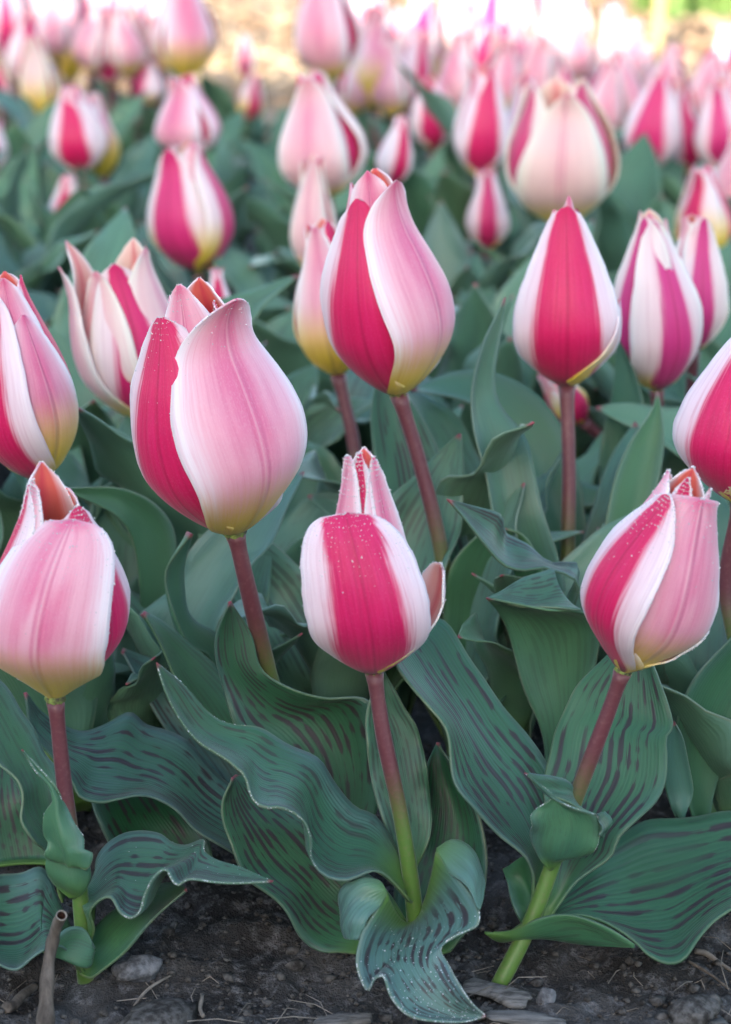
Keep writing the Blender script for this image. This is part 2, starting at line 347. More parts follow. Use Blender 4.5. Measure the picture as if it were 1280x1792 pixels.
# ------------------------------------------------------------------ petals and flowers
PROF = [(0, .09, 0), (.06, .34, .020), (.14, .64, .085), (.24, .89, .19), (.34, 1.0, .31), (.47, .95, .46), (.60, .77, .61), (.73, .55, .75), (.85, .385, .87), (.93, .31, .945), (1.0, .27, 1.0)]
WID = [(0, .30), (.05, .52), (.13, .75), (.26, .95), (.38, 1.0), (.53, .90), (.67, .71), (.79, .52), (.89, .33), (.955, .18), (1.0, .02)]
WID_LATE = [(0, .26), (.07, .44), (.18, .65), (.33, .87), (.48, 1.0), (.60, .98), (.73, .80), (.84, .57), (.92, .36), (.97, .18), (1.0, .02)]
WID_BLUNT = [(0, .32), (.06, .56), (.15, .78), (.30, .97), (.48, 1.03), (.65, 1.0), (.80, .90), (.90, .72), (.96, .48), (.99, .24), (1.0, .04)]
def petal_grid(L, R, phi, w=1.0, l=1.0, layer=1.0, open=0.0, tip=0.0, flat=1.06, taper=.08, vee=.2, skew=0.0, edge=0.0, blunt=False, top=1.0,
               fold=0.0, late=False, ruffle=0.032, seed=0, nu=25, nv=40, twist=0.0, le=0.0, re=0.0):
    v = np.linspace(0, 1, nv) ** 0.92; u = np.linspace(-1, 1, nu)
    t = v * l
    pr = np.asarray(PROF)
    r = interp_curve(pr[:, [0, 1]], np.clip(t, 0, 1)) * R * (1 + (layer - 1) * np.clip(.25 + t * 3, 0, 1))
    z = interp_curve(pr[:, [0, 2]], np.clip(t, 0, 1)) * L
    z = z + np.clip(t - 1, 0, 1) * L
    sm = np.clip(1 - t / .55, 0, 1); k = vee * sm * sm * (3 - 2 * sm); r = r * (1 - k) + k * R * layer * np.clip(.05 + t / .40, 0, 1.0); z = z * (1 - k * .6) + k * .6 * t * L * 1.02
    if top != 1.0: r = r * (1 + (top - 1) * np.clip((t - .35) / .65, 0, 1) ** 1.2)
    r = r * np.clip(t / .34, .02, 1) ** taper
    r = r + open * L * v ** 1.6
    tt = np.clip((v - .72) / .28, 0, 1); r = r + tip * R * tt ** 2
    if fold:     # tip rolls inwards and down
        ff = np.clip((v - .86) / .14, 0, 1); r = r - fold * R * ff ** 1.5; z = z - fold * .25 * R * ff ** 2
    hw = interp_curve(WID_BLUNT if blunt else WID_LATE if late else WID, v) * R * 1.08 * w
    low = np.clip(t / .22, 0, 1)
    hw = np.minimum(hw, 1.3 * r + low ** 2 * R)
    rc = np.maximum(np.maximum(r, .35 * R * low ** 2) * (1 + (flat - 1) * low), hw / 2.3)
    s = hw[:, None] * u[None]
    ang = s / rc[:, None]
    xt = rc[:, None] * np.sin(ang); rad = r[:, None] - rc[:, None] * (1 - np.cos(ang))
    bell = np.sin(np.pi * np.clip(v, 0, 1)) ** 0.7
    rad = rad + (edge * R * np.abs(u)[None] ** 3 + le * R * np.clip(-u, 0, 1)[None] ** 2.5 + re * R * np.clip(u, 0, 1)[None] ** 2.5) * bell[:, None]
    rs = np.random.RandomState(seed); ph = rs.rand(6) * 6.28
    rf = ruffle * R * (np.abs(u)[None] ** 2) * (np.sin(v[:, None] * 9 + ph[0] + u * 1.3) + .6 * np.sin(v[:, None] * 17 + ph[1] - u * 2)) * bell[:, None]
    rad = rad + rf + .012 * R * np.sin(v[:, None] * 5 + ph[2]) * np.cos(u[None] * 3 + ph[3])
    zz = z[:, None] + 0 * u[None] + ruffle * .5 * R * np.abs(u)[None] ** 2 * np.sin(v[:, None] * 12 + ph[4] + u * 2) * bell[:, None]
    jag = (.007 + .03 * np.clip((v - .8) / .2, 0, 1))[:, None] * R * (np.abs(u)[None] ** 6) * np.convolve(rs.normal(0, 1, nv + 2), [.25, .5, .25], 'valid')[:, None]
    xt = xt + jag * np.sign(u)[None]
    # shallow groove along the midrib
    rad = rad - .018 * R * np.exp(-(u / .07) ** 2)[None] * bell[:, None]
    xt = xt + skew * R * np.sin(np.pi * v * .9)[:, None] * (v[:, None]) + twist * R * (v ** 2)[:, None]
    sp, cp = math.sin(phi), math.cos(phi)
    X = rad * sp + xt * cp; Y = -rad * cp + xt * sp
    P = np.stack([X, Y, zz], 2)
    U = np.broadcast_to((u * .5 + .5)[None], (nv, nu)); Vv = np.broadcast_to(v[:, None], (nv, nu))
    return P, U, Vv
def petal_mesh(kind, thick, **kw):
    P, U, V = petal_grid(**kw)
    vt, q, uv, mi = sheet(P, U, V, thick)
    return make_mesh('petal', vt, q, uv, [M_STR if kind == 's' else M_PAL, M_INS], mi), P
def pistil_mesh(R, L):
    v, q, uv = tube([(0, 0, -.02 * L), (0, 0, 0), (0, 0, .02 * L), (0, 0, .3 * L), (0, 0, .36 * L), (0, 0, .38 * L)], [.12 * R, .16 * R, .15 * R, .12 * R, .2 * R, .05 * R], 8)
    return make_mesh('flower', v, q, uv, [M_PIST])
WARN = []
def tulip(label, base, tip, width, D, petals, ground=None, toward=0.0, color=(.5, 0, 0, 1), group='tulips of the bed', hi=True, stem_mid=None, red=.52, srad=None, dew=0.0, seed=0, vee=.25):
    """base/tip: photograph pixels of the flower's foot and tip; D: its distance; ground: pixel of the stem's foot"""
    B = px(*base, D); T = px(*tip, D)
    Lp = np.linalg.norm(T - B)
    ax = np.array([T[0] - B[0], -toward * Lp, (T - B) @ UPV]); ax /= np.linalg.norm(ax)
    L = Lp * 1.06; R = .89 * width / 2 * D / F
    G = ground_px(*ground) if ground else np.array([B[0] - ax[0] * .06, B[1] - ax[1] * .05 + RNG.uniform(-.01, .01), 0])
    if not (0.03 < B[2] < 0.27): WARN.append((label, round(float(B[2]), 3)))
    root = bpy.data.objects.new('tulip', None); C.objects.link(root); root.location = G; root.empty_display_size = .02
    tag(root, label, 'tulip', group)
    b = B - G
    # stem
    mid = [px(*m[:2], m[2]) - G for m in stem_mid] if stem_mid else [np.array([b[0] * .35, b[1] * .4, b[2] * .5]), b - ax * .25 * b[2]]
    path = catmull([np.array([0, 0, -.004])] + mid + [b], np.linspace(0, 1, 22 if hi else 10))
    sr = srad or (.0031 if hi else .0028)
    v, q, uv = tube(path, np.linspace(sr * 1.14, sr * .96, len(path)) * np.r_[np.ones(len(path) - 2), 1.08, 1.32] * (1 + .025 * np.sin(np.linspace(0, 9 + seed, len(path)))), 12 if hi else 7)
    link('stem', make_mesh('stem', v, q, uv, [M_STEM]), root, color=(red, 0, 0, 1))
    # flower
    fl = link('flower', pistil_mesh(R, L), root)
    zax = Vector(ax); y = Vector((0, 1, 0)); x = y.cross(zax).normalized(); y = zax.cross(x)
    fl.matrix_basis = Matrix.Translation(Vector(b)) @ Matrix((x, y, zax)).transposed().to_4x4()
    edge_pts = []
    for i, p in enumerate(petals):
        p = dict(p); kind = p.pop('k'); phi = math.radians(p.pop('phi'))
        pc = p.pop('c', color); nd = p.pop('dew', dew); p['taper'] = .1; p['vee'] = vee
        me, P = petal_mesh(kind, .0007 if hi else .0009, L=L, R=R, phi=phi, seed=seed * 10 + i, nu=27 if hi else 11, nv=42 if hi else 16, **p)
        o = link('petal', me, fl, color=pc)
        if nd:
            rs = np.random.RandomState(seed * 7 + i); nv, nu, _ = P.shape
            for side in (0, -1):
                for k in range(int(230 * nd)):
                    f = rs.uniform(.35, 1) ** .7 * (nv - 1.01); a = int(f); edge_pts.append(P[a, side] * (1 - f + a) + P[a + 1, side] * (f - a))
            N = grid_normals(P)
            for k in range(int(330 * nd)):
                a = min(nv - 1, int(nv * (1 - abs(rs.normal(0, .17))))); c = rs.randint(nu)
                if a > 0: edge_pts.append(P[a, c] + N[a, c] * .0004)
    if edge_pts:
        rs = np.random.RandomState(seed); E = np.array(edge_pts)
        beads(E + rs.normal(0, .0002, E.shape), rs.uniform(.00007, .00016, len(E)) * rs.choice([.8, 1, 1, 1.7], len(E)), parent=fl)
    return root, G

# ------------------------------------------------------------------ leaves
def dense(lst, n):
    return np.interp(np.linspace(0, 1, n), np.linspace(0, 1, len(lst)), lst)
def traced_patch(left, right, dl, dr, cup=0.12, wave=0.0, crease=0.0, nu=15, nv=44, seed=0, vr=(0, 1), ur=(0, 1), under=False, mid=None, dm=(.85,), root=None):
    """a leaf surface between two margins given as photograph pixels with their own distances (base -> tip)"""
    def edge(pts, d):
        pts = np.asarray(pts, float); dd = dense(d, len(pts))
        return np.array([px(p[0], p[1], z) for p, z in zip(pts, dd)])
    A, B = edge(left, dl), edge(right, dr)
    if root is not None and (A[0] + B[0])[2] / 2 > .012:       # carry the blade down to the plant's foot
        m = (A[0] + B[0]) / 2; foot = np.array([m[0], m[1], 0]); g = np.asarray(root)
        if np.linalg.norm((foot - g)[:2]) < .06: foot = np.array([g[0], g[1] + .004, 0])
        A = np.vstack([foot + [-.005, 0, 0], (foot * .55 + A[0] * .45) + [-.002, 0, 0], A]); B = np.vstack([foot + [.005, 0, 0], (foot * .55 + B[0] * .45) + [.002, 0, 0], B])
    A, B = arc_resample(A, nv), arc_resample(B, nv)
    s = np.linspace(0, 1, nu)
    P = A[:, None] * (1 - s)[None, :, None] + B[:, None] * s[None, :, None]
    if mid is not None:
        Mc = arc_resample(edge(mid, dm), nv); P = P + (4 * s * (1 - s))[None, :, None] * (Mc - (A + B) / 2)[:, None]
    wd = np.linalg.norm(B - A, axis=1)
    mid = (A + B) / 2; T = np.gradient(mid, axis=0); X = B - A
    N = np.cross(X, T); N /= np.maximum(np.linalg.norm(N, axis=1, keepdims=True), 1e-9)
    toC = CAMP - mid
    flip = np.sign((N * toC).sum(1)); N = N * np.where(flip == 0, 1, flip)[:, None]
    k = np.ones(9) / 9; N = np.stack([np.convolve(np.pad(N[:, i], 4, mode='edge'), k, 'valid') for i in range(3)], 1)
    N /= np.maximum(np.linalg.norm(N, axis=1, keepdims=True), 1e-9)
    c = 2 * s - 1
    P = P + N[:, None] * (crease * wd)[:, None, None] * np.exp(-np.abs(c) * 2.2)[None, :, None] * (1 - np.abs(c))[None, :, None]
    prof = -(1 - c ** 2)                                 # trough: middle lies further from the viewer
    P = P + N[:, None] * (cup * wd)[:, None, None] * prof[None, :, None]
    rs = np.random.RandomState(seed); ph = rs.rand(4) * 6.28; vv = np.linspace(0, 1, nv)
    wv = wave * (np.abs(c)[None] ** 2.5) * (np.sin(vv[:, None] * 19 + ph[0] + c * 1.1) + .6 * np.sin(vv[:, None] * 31 + ph[1] - c)) * np.sin(np.pi * vv ** .8)[:, None]
    lo = .0012 * np.sin(vv[:, None] * 7 + ph[2] + 2.5 * c[None]) * np.sin(np.pi * vv)[:, None]
    P = P + N[:, None] * (wv + lo)[:, :, None]
    # keep above the soil
    P[..., 2] = np.maximum(P[..., 2], .002)
    U = np.broadcast_to((ur[0] + (ur[1] - ur[0]) * s)[None], (nv, nu)); V = np.broadcast_to((vr[0] + (vr[1] - vr[0]) * vv)[:, None], (nv, nu))
    GN = grid_normals(P); facing = ((CAMP - P) * GN).sum()
    vt, q, uv, mi = sheet(P, U, V, .0009)
    if (facing < 0) != under: mi = np.where(mi == 0, 1, 0); 
    return vt, q, uv, mi, P
def traced_leaf(tul, G, *patches, color=(1, .2, 0, 1), label=None, dew=0.0, seed=0, back=False):
    VS, QS, US, MS, off = [], [], [], [], 0; edges = []
    for i, kw in enumerate(patches):
        kw = dict(kw); kw.setdefault('seed', seed + i * 3)
        if i == 0 and back: kw['root'] = G
        vt, q, uv, mi, P = traced_patch(**kw)
        VS.append(vt); QS.append(q + off); US.append(uv); MS.append(mi); off += len(vt)
        if dew and i == 0:
            rs = np.random.RandomState(seed); nv = P.shape[0]
            for side in (0, -1):
                for k in range(int(170 * dew)):
                    f = rs.uniform(.3, .995) * (nv - 1.01); a = int(f); edges.append((P[a, side] * (1 - f + a) + P[a + 1, side] * (f - a), rs.uniform(.00007, .00016) * rs.choice([1, 1, 1, 1.9])))
            N = grid_normals(P); N *= np.sign(((CAMP - P) * N).sum(2, keepdims=True))
            for k in range(int(560 * max(0, dew - .5))):
                a, c = int(nv * rs.beta(3, 2)), rs.randint(P.shape[1]); a = min(a, nv - 2); f = rs.rand(); g = rs.rand(); c2 = max(c - 1, 0)
                p0 = P[a, c] * (1 - f) + P[a + 1, c] * f; p1 = P[a, c2] * (1 - f) + P[a + 1, c2] * f
                edges.append((p0 * g + p1 * (1 - g) + N[a, c] * .0005, rs.uniform(.00006, .00015) * rs.choice([1, 1, 1, 1.8])))
    o = link('leaf', make_mesh('leaf', np.vstack(VS) - G, np.vstack(QS), np.vstack(US), [M_LEAF, M_UND], np.concatenate(MS)), tul, color=color)
    if label: o['label'] = label
    if edges: beads(np.array([e[0] for e in edges]) - G, np.array([e[1] for e in edges]), parent=o)
    return o
def free_leaf_mesh(seed, L=.14, Wd=.042, el0=75, el1=20, nu=11, nv=26, wave=.004, cup=.22, roll=0.0):
    """a broad wavy tulip leaf growing from the origin towards +X"""
    rs = np.random.RandomState(seed); v = np.linspace(0, 1, nv); ds = L / (nv - 1)
    el = np.radians(el0 + (el1 - el0) * v ** 1.3); az = rs.uniform(-.5, .5) * v ** 1.5
    d = np.stack([np.cos(el) * np.cos(az), np.cos(el) * np.sin(az), np.sin(el)], 1)
    mid = np.vstack([[0, 0, 0], np.cumsum(d[:-1] * ds, axis=0)])
    hw = Wd / 2 * interp_curve([(0, .42), (.1, .62), (.25, .88), (.42, 1), (.6, .88), (.75, .66), (.88, .38), (.96, .14), (1, .02)], v)
    rl = roll + rs.uniform(-.5, .5) * v
    side = np.stack([-np.sin(az), np.cos(az), 0 * az], 1); up = np.cross(d, side)
    X = side * np.cos(rl)[:, None] + up * np.sin(rl)[:, None]; N = np.cross(d, X)
    c = np.linspace(-1, 1, nu); ph = rs.rand(4) * 6.28
    wrap = cup * (1.6 - 1.1 * v)
    off = (c ** 2)[None] * (wrap * hw * 2)[:, None] + wave * (np.abs(c) ** 2.2)[None] * (np.sin(v[:, None] * 17 + ph[0] + c * 2) + .6 * np.sin(v[:, None] * 29 + ph[1] - 2 * c)) * np.sin(np.pi * v ** .8)[:, None]
    P = mid[:, None] + X[:, None] * (hw[:, None] * c[None])[:, :, None] - N[:, None] * 0 + np.where(N[:, 2:3] > 0, 1, 1)[:, None] * N[:, None] * off[:, :, None]
    U = np.broadcast_to((c * .5 + .5)[None], (nv, nu)); V = np.broadcast_to(v[:, None], (nv, nu))
    vt, q, uv, mi = sheet(P, U, V, .0009)
    GN = grid_normals(P)
    return make_mesh('leaf', vt, q, uv, [M_LEAF, M_UND], mi if GN[..., 2].sum() + .0 * GN[..., 0].sum() > 0 else 1 - mi)

# ------------------------------------------------------------------ the setting
def graded(lo, f0, f1, hi, step, grow=1.18):
    a = [f0]; s = step
    while a[0] > lo: s *= grow; a.insert(0, a[0] - s)
    m = list(np.arange(f0 + step, f1, step)); b = [f1]; s = step
    while b[-1] < hi: s *= grow; b.append(b[-1] + s)
    return np.array(a + m + b)
def vnoise(X, Y, scale, seed):
    rs = np.random.RandomState(seed); T = rs.rand(256, 256)
    x, y = X * scale, Y * scale; i, j = np.floor(x).astype(int), np.floor(y).astype(int); f, g = x - i, y - j
    f = f * f * (3 - 2 * f); g = g * g * (3 - 2 * g)
    t = lambda a, b: T[a % 256, b % 256]
    return (t(i, j) * (1 - f) + t(i + 1, j) * f) * (1 - g) + (t(i, j + 1) * (1 - f) + t(i + 1, j + 1) * f) * g - .5
def soil_h(X, Y):
    h = .010 * vnoise(X, Y, 22, 1) + .007 * vnoise(X, Y, 60, 2) + .005 * vnoise(X, Y, 130, 3) + .0035 * vnoise(X, Y, 260, 4)
    fade = np.clip((2.6 - np.abs(Y - 1.0)) / .8, 0, 1) * np.clip((1.8 - np.abs(X)) / .6, 0, 1)
    return h * fade - .004
xs = graded(-400, -.34, .34, 400, .0028); ys = graded(-200, .62, 1.02, 900, .0028)
X, Y = np.meshgrid(xs, ys)
Z = soil_h(X, Y)
idx = np.arange(X.size).reshape(X.shape)
q = np.stack([idx[:-1, :-1], idx[:-1, 1:], idx[1:, 1:], idx[1:, :-1]], -1).reshape(-1, 4)
ground = link('ground', make_mesh('ground', np.stack([X.ravel(), Y.ravel(), Z.ravel()], 1), q, None, [M_SOIL])); ground['kind'] = 'structure'
# bark path beyond the bed, then lawn
def slab(name, pts, z, mat):
    me = make_mesh(name, [(x, y, z) for x, y in pts], [(0, 1, 2, 3)], None, [mat], smooth=False)
    o = link(name, me); o['kind'] = 'structure'; return o
slab('path', [(-30, 2.62), (30, 2.62), (30, 5.6), (-30, 5.9)], .012, M_PATH)
slab('lawn', [(-200, 5.75), (200, 5.5), (300, 500), (-300, 500)], .016, M_LAWN)
def scatter_boxes(name, pts, sizes, mat, seed):
    rs = np.random.RandomState(seed); VV, QQ = [], []
    cube = np.array([(x, y, z) for x in (-.5, .5) for y in (-.5, .5) for z in (-.5, .5)])
    fq = np.array([(0, 1, 3, 2), (4, 6, 7, 5), (0, 4, 5, 1), (2, 3, 7, 6), (0, 2, 6, 4), (1, 5, 7, 3)])
    for i, (p, s) in enumerate(zip(pts, sizes)):
        M = np.array(Matrix.Rotation(rs.uniform(0, 6.28), 3, 'Z') @ Matrix.Rotation(rs.normal(0, .35), 3, 'X') @ Matrix.Rotation(rs.normal(0, .3), 3, 'Y'))
        c = cube * np.asarray(s) * (1 + rs.uniform(-.25, .25, (8, 3)))
        VV.append(c @ M.T + p); QQ.append(fq + i * 8)
    return link(name, make_mesh(name, np.vstack(VV), np.vstack(QQ), None, [mat], smooth=False))
rs = np.random.RandomState(5)
n = 5000; P = np.stack([rs.uniform(-1.6, 1.6, n), rs.uniform(2.64, 5.5, n), np.full(n, .016)], 1)
o = scatter_boxes('bark_chips', P, np.stack([rs.uniform(.015, .05, n), rs.uniform(.008, .02, n), rs.uniform(.003, .008, n)], 1), M_CHIP, 6)
o['kind'] = 'stuff'; tag(o, 'sunlit tan bark chips covering the path beyond the tulip bed', 'bark chips')
# unseen low wall, added behind the viewpoint to keep the bed in shade
wall = bpy.data.objects.new('shade_wall', None); C.objects.link(wall)
tag(wall, 'unseen pale wall added to shade the tulip bed', 'wall')
WH = 1.7; reach = (WH - 0.0) / math.tan(SUN_EL)
hd = Vector((SUN_DIR.x, SUN_DIR.y, 0)).normalized()
bound = Vector((0.0, 2.95, 0)); slope = -0.34                         # where the wall's shadow ends on the ground
wall.location = bound + hd * reach; wall.rotation_euler = (0, 0, math.atan(slope))
def boxmesh(name, x0, x1, y0, y1, z0, z1, mat):
    v = [(x, y, z) for x in (x0, x1) for y in (y0, y1) for z in (z0, z1)]
    return make_mesh(name, v, [(0, 1, 3, 2), (4, 6, 7, 5), (0, 4, 5, 1), (2, 3, 7, 6), (0, 2, 6, 4), (1, 5, 7, 3)], None, [mat], smooth=False)
link('wall_face', boxmesh('wall_face', -9, 9, -.24, -.04, -.05, WH - .06, M_WALL), wall)
link('coping', boxmesh('coping', -9.05, 9.05, -.30, 0, WH - .06, WH, M_STONE), wall)

# ------------------------------------------------------------------ flowers
def ring(front='s', phi0=0, w=1.0, top=1.0, open=0.0, seed=0, inner=.90, lvar=.05):
    rs = np.random.RandomState(seed + 100); out = []
    a, b = (front, 'p' if front == 's' else 's'); wa = w * (.80 if front == 'p' else 1.0)
    for i in range(3):
        out.append(dict(k=a, phi=phi0 + 120 * i + rs.uniform(-8, 8), w=wa * rs.uniform(.94, 1.06), l=1 - rs.uniform(0, lvar), layer=1.0, flat=1.1, taper=rs.uniform(.02, .2), top=top, open=open, tip=rs.uniform(-.1, .4), le=rs.uniform(.02, .08), re=-rs.uniform(.06, .16), skew=rs.uniform(-.1, .1), twist=rs.uniform(-.25, .25)))
    for i in range(3):
        out.append(dict(k=b, phi=phi0 + 60 + 120 * i + rs.uniform(-8, 8), w=w * rs.uniform(.9, 1.02), l=1.0, layer=inner, flat=1.0, top=top, open=open * .9, tip=rs.uniform(-.1, .15), edge=-.03, late=rs.rand() < .5, twist=rs.uniform(-.12, .12)))
    return out
T = {}
# --- front row
T['f1'] = tulip('pale pink tulip with a yellow foot, its coral inside showing, above the broken hollow stalk', (97, 1224), (106, 852), 272, .835, [
    dict(k='p', phi=-10, w=.90, l=.88, layer=1.08, blunt=True, twist=.46, top=1.45, flat=1.3, tip=-.1, skew=-.05, c=(.95, 0, 0, 1)),
    dict(k='s', phi=58, w=1.0, l=.92, layer=1.02, twist=.0, top=1.5, le=-.25, re=.05, taper=.3, c=(.3, 0, 0, 1)),
    dict(k='s', phi=-92, w=.80, l=1.0, layer=.95, top=1.2, re=-.15, taper=.3, c=(.6, 0, 0, 1)),
    dict(k='p', phi=-58, w=.50, l=1.04, layer=.80, top=1.2, re=-.1),
    dict(k='p', phi=150, w=.95, l=.95, layer=.92, top=1.3), dict(k='p', phi=-148, w=.9, l=1.08, layer=.9, top=1.2),
    ], ground=(150, 1702), stem_mid=[(140, 1560, .846), (115, 1390, .842)], toward=.02, dew=1.0, seed=1, vee=.95, srad=.0028)
T['f2'] = tulip('crimson and white tulip whose short front petal leaves a tall closed bud standing above it', (655, 1176), (636, 792), 240, .835, [
    dict(k='s', phi=4, w=1.0, l=.75, layer=1.06, blunt=True, fold=.12, flat=1.25, twist=-.36, edge=.04, top=1.15, c=(.2, .1, 0, 1)),
    dict(k='p', phi=-58, w=.62, l=.98, layer=.62, top=1.55, c=(.9, 0, 0, 1)),
    dict(k='p', phi=44, w=.52, l=.97, layer=.60, top=1.4, re=.1, c=(.9, 0, 0, 1)),
    dict(k='s', phi=104, w=.62, l=.46, layer=1.04, blunt=True, open=.055, c=(1.2, 0, .5, 1)),
    dict(k='s', phi=-14, w=.40, l=1.0, layer=.56, top=1.45), dict(k='p', phi=175, w=.8, l=.98, layer=.60, top=1.3), dict(k='p', phi=-96, w=.8, l=.55, layer=.96, blunt=True, c=(1.5, 0, 0, 1)),
    ], ground=(735, 1682), stem_mid=[(722, 1560, .85), (700, 1420, .843), (672, 1290, .838)], toward=.0, dew=1.0, seed=2, srad=.0028)
T['f3'] = tulip('dewy pale pink tulip leaning over, with one narrow crimson striped petal on its side', (1090, 1176), (1184, 838), 236, .83, [
    dict(k='p', phi=18, w=1.08, l=.95, layer=1.0, blunt=True, top=1.5, flat=1.0, twist=.08, taper=.15, re=.15, c=(.85, 0, 0, 1)),
    dict(k='s', phi=-54, w=.84, l=.93, layer=1.10, late=True, top=1.5, twist=.12, re=.10, taper=.15, c=(.35, 0, 0, .85)),
    dict(k='s', phi=98, w=.5, l=.34, layer=1.0, blunt=True, open=.05, taper=.2, c=(1.6, 0, .5, 1)),
    dict(k='s', phi=-18, w=.5, l=1.03, layer=.64, top=1.6), dict(k='p', phi=170, w=.9, l=1.03, layer=.9, top=1.5), dict(k='p', phi=-118, w=1.0, l=1.0, layer=.90, top=1.6, re=-.4, flat=1.0),
    dict(k='p', phi=88, w=.8, l=.98, layer=.88, top=1.5, le=-.3),
    ], ground=(868, 1719), stem_mid=[(935, 1600, .846), (1003, 1410, .842), (1058, 1265, .835)], toward=.05, dew=1.0, seed=3, vee=.8, srad=.0028)
# --- second row
T['f4'] = tulip('large tulip, crimson striped petal and pale pink petal crossing in an S, tips curled', (412, 933), (342, 512), 300, .89, [
    dict(k='p', phi=36, w=.98, l=.96, layer=1.08, late=True, top=1.12, tip=.6, flat=1.15, twist=.12, ruffle=.04, c=(.7, 0, 0, 1)),
    dict(k='s', phi=-38, w=1.10, l=.90, layer=1.0, top=1.5, twist=-.08, re=-.40, le=.06, c=(.2, 0, 0, 1)),
    dict(k='p', phi=-10, w=.75, l=1.03, layer=.74, top=1.5), dict(k='s', phi=150, w=1.0, l=1.0, layer=.95, top=1.2), dict(k='p', phi=-120, w=1., l=.95, layer=.9, re=-.3), dict(k='s', phi=98, w=.9, l=.9, layer=.9),
    ], ground=(512, 1515), stem_mid=[(500, 1300, .925), (468, 1170, .91), (432, 1020, .895)], toward=.04, dew=.35, seed=4, vee=.4, srad=.0033)
T['f5'] = tulip('tall tulip with a broad crimson stripe and a pale pink petal flaring at its tip', (698, 690), (650, 322), 238, .985, [
    dict(k='s', phi=-24, w=1.15, l=.90, layer=1.0, top=1.5, twist=-.05, re=-.35, c=(.25, 0, 0, 1)),
    dict(k='p', phi=50, w=.92, l=.97, layer=1.07, late=True, top=1.15, tip=.25, twist=-.08, ruffle=.04, c=(.75, 0, 0, 1)),
    dict(k='p', phi=-4, w=.85, l=1.03, layer=.75, top=1.8), dict(k='s', phi=165, w=1.0, l=1.0, layer=.95, top=1.3), dict(k='p', phi=-110, w=1., l=.95, layer=.9, top=1.3, re=-.3), dict(k='s', phi=108, w=.9, l=.9, layer=.93),
    ], ground=(800, 1372), stem_mid=[(788, 1150, 1.0), (775, 980, .995), (735, 810, .99)], toward=.02, seed=5, vee=.3, srad=.0031)
T['f6'] = tulip('upright tulip showing one broad crimson stripe between white margins, on a straight red stem', (992, 675), (982, 358), 196, 1.03, [
    dict(k='s', phi=-3, w=1.2, l=.95, layer=1.06, top=.8, flat=1.15, c=(.12, 0, 0, 1)),
    dict(k='p', phi=20, w=.4, l=1.0, layer=.55, top=1.0), dict(k='s', phi=122, w=.9, l=.9, layer=.95, top=.8), dict(k='s', phi=-125, w=.9, l=.9, layer=.95, top=.8),
    dict(k='p', phi=88, w=.75, l=.46, layer=1.10, blunt=True, le=.05, c=(1.6, 0, 0, 1)), dict(k='p', phi=-60, w=.8, l=.9, layer=.85, top=.8),
    ], ground=(990, 1345), stem_mid=[(990, 1100, 1.03), (996, 850, 1.03)], seed=6, srad=.0031)
T['f7'] = tulip('pink tulip with twisted overlapping petals and an olive yellow foot beside the big S-curved bloom', (70, 838), (25, 495), 205, .95, [
    dict(k='p', phi=42, w=.95, l=.80, layer=1.0, top=1.3, skew=-.15, le=-.2, c=(1.25, 0, 0, 1)),
    dict(k='s', phi=-40, w=1.0, l=.95, layer=1.08, top=1.2, skew=.1), dict(k='s', phi=92, w=.85, l=.98, layer=.92, top=1.3, le=-.3),
    dict(k='p', phi=10, w=.9, l=1.0, layer=.8, top=1.6), dict(k='p', phi=-120, w=1., l=1, layer=.95), dict(k='s', phi=180, w=1., l=1, layer=.95),
    ], ground=(95, 1500), seed=7)
T['f8'] = tulip('half opened cream tulip with spreading petals and a slanting crimson stripe behind the large bloom', (252, 735), (228, 462), 186, 1.10, [
    dict(k='s', phi=14, w=1.12, l=1.0, layer=1.04, top=1.35, open=.05, twist=-.3, c=(.5, .2, .4, .8)),
    dict(k='p', phi=-42, w=1.0, l=.95, layer=.98, top=1.3, open=.12, c=(.9, 0, .7, 1)), dict(k='p', phi=-72, w=.8, l=1.0, layer=1.0, top=1.2, open=.30, c=(.6, 0, .45, 1)), dict(k='p', phi=-112, w=.8, l=1.1, layer=1.0, open=.30, c=(.6, 0, .45, 1)),
    dict(k='p', phi=68, w=1.15, l=1.06, layer=.95, top=1.5, open=.04, c=(.9, 0, .7, 1)), dict(k='s', phi=160, w=1., l=1.08, layer=.92, open=.08, c=(.3, .2, .8, .8)),
    ], ground=(300, 1200), toward=.0, seed=8)
T['f9'] = tulip('cream white tulip with two mauve pink stripes and a greenish foot', (1150, 682), (1128, 385), 174, 1.13, [
    dict(k='s', phi=24, w=1.05, l=.96, layer=1.06, top=1.2, le=.05, twist=-.15, c=(.5, .8, .35, .62)), dict(k='s', phi=-46, w=1.0, l=.98, layer=.98, top=1.4, re=-.3, twist=.15, c=(.4, .8, .5, .60)),
    dict(k='p', phi=70, w=.9, l=.95, layer=.92, top=1.2, c=(.6, .8, .8, 1)), dict(k='p', phi=-10, w=.9, l=1.0, layer=.8, top=1.5, c=(.6, .8, .8, 1)), dict(k='s', phi=180, w=1., l=1, layer=.92, c=(.4, 1, .8, .7)), dict(k='p', phi=-120, w=1., l=1, layer=.92, re=-.2, c=(.4, 1, .8, 1)),
    ], ground=(1150, 1180), seed=9)
T['f9b'] = tulip('slim cream tulip with a single mauve stripe tucked behind the cream one with two stripes', (1212, 616), (1205, 388), 132, 1.18, [dict(d, c=(.35, .8, .4, .62)) for d in ring('s', 2, seed=91)], seed=91)
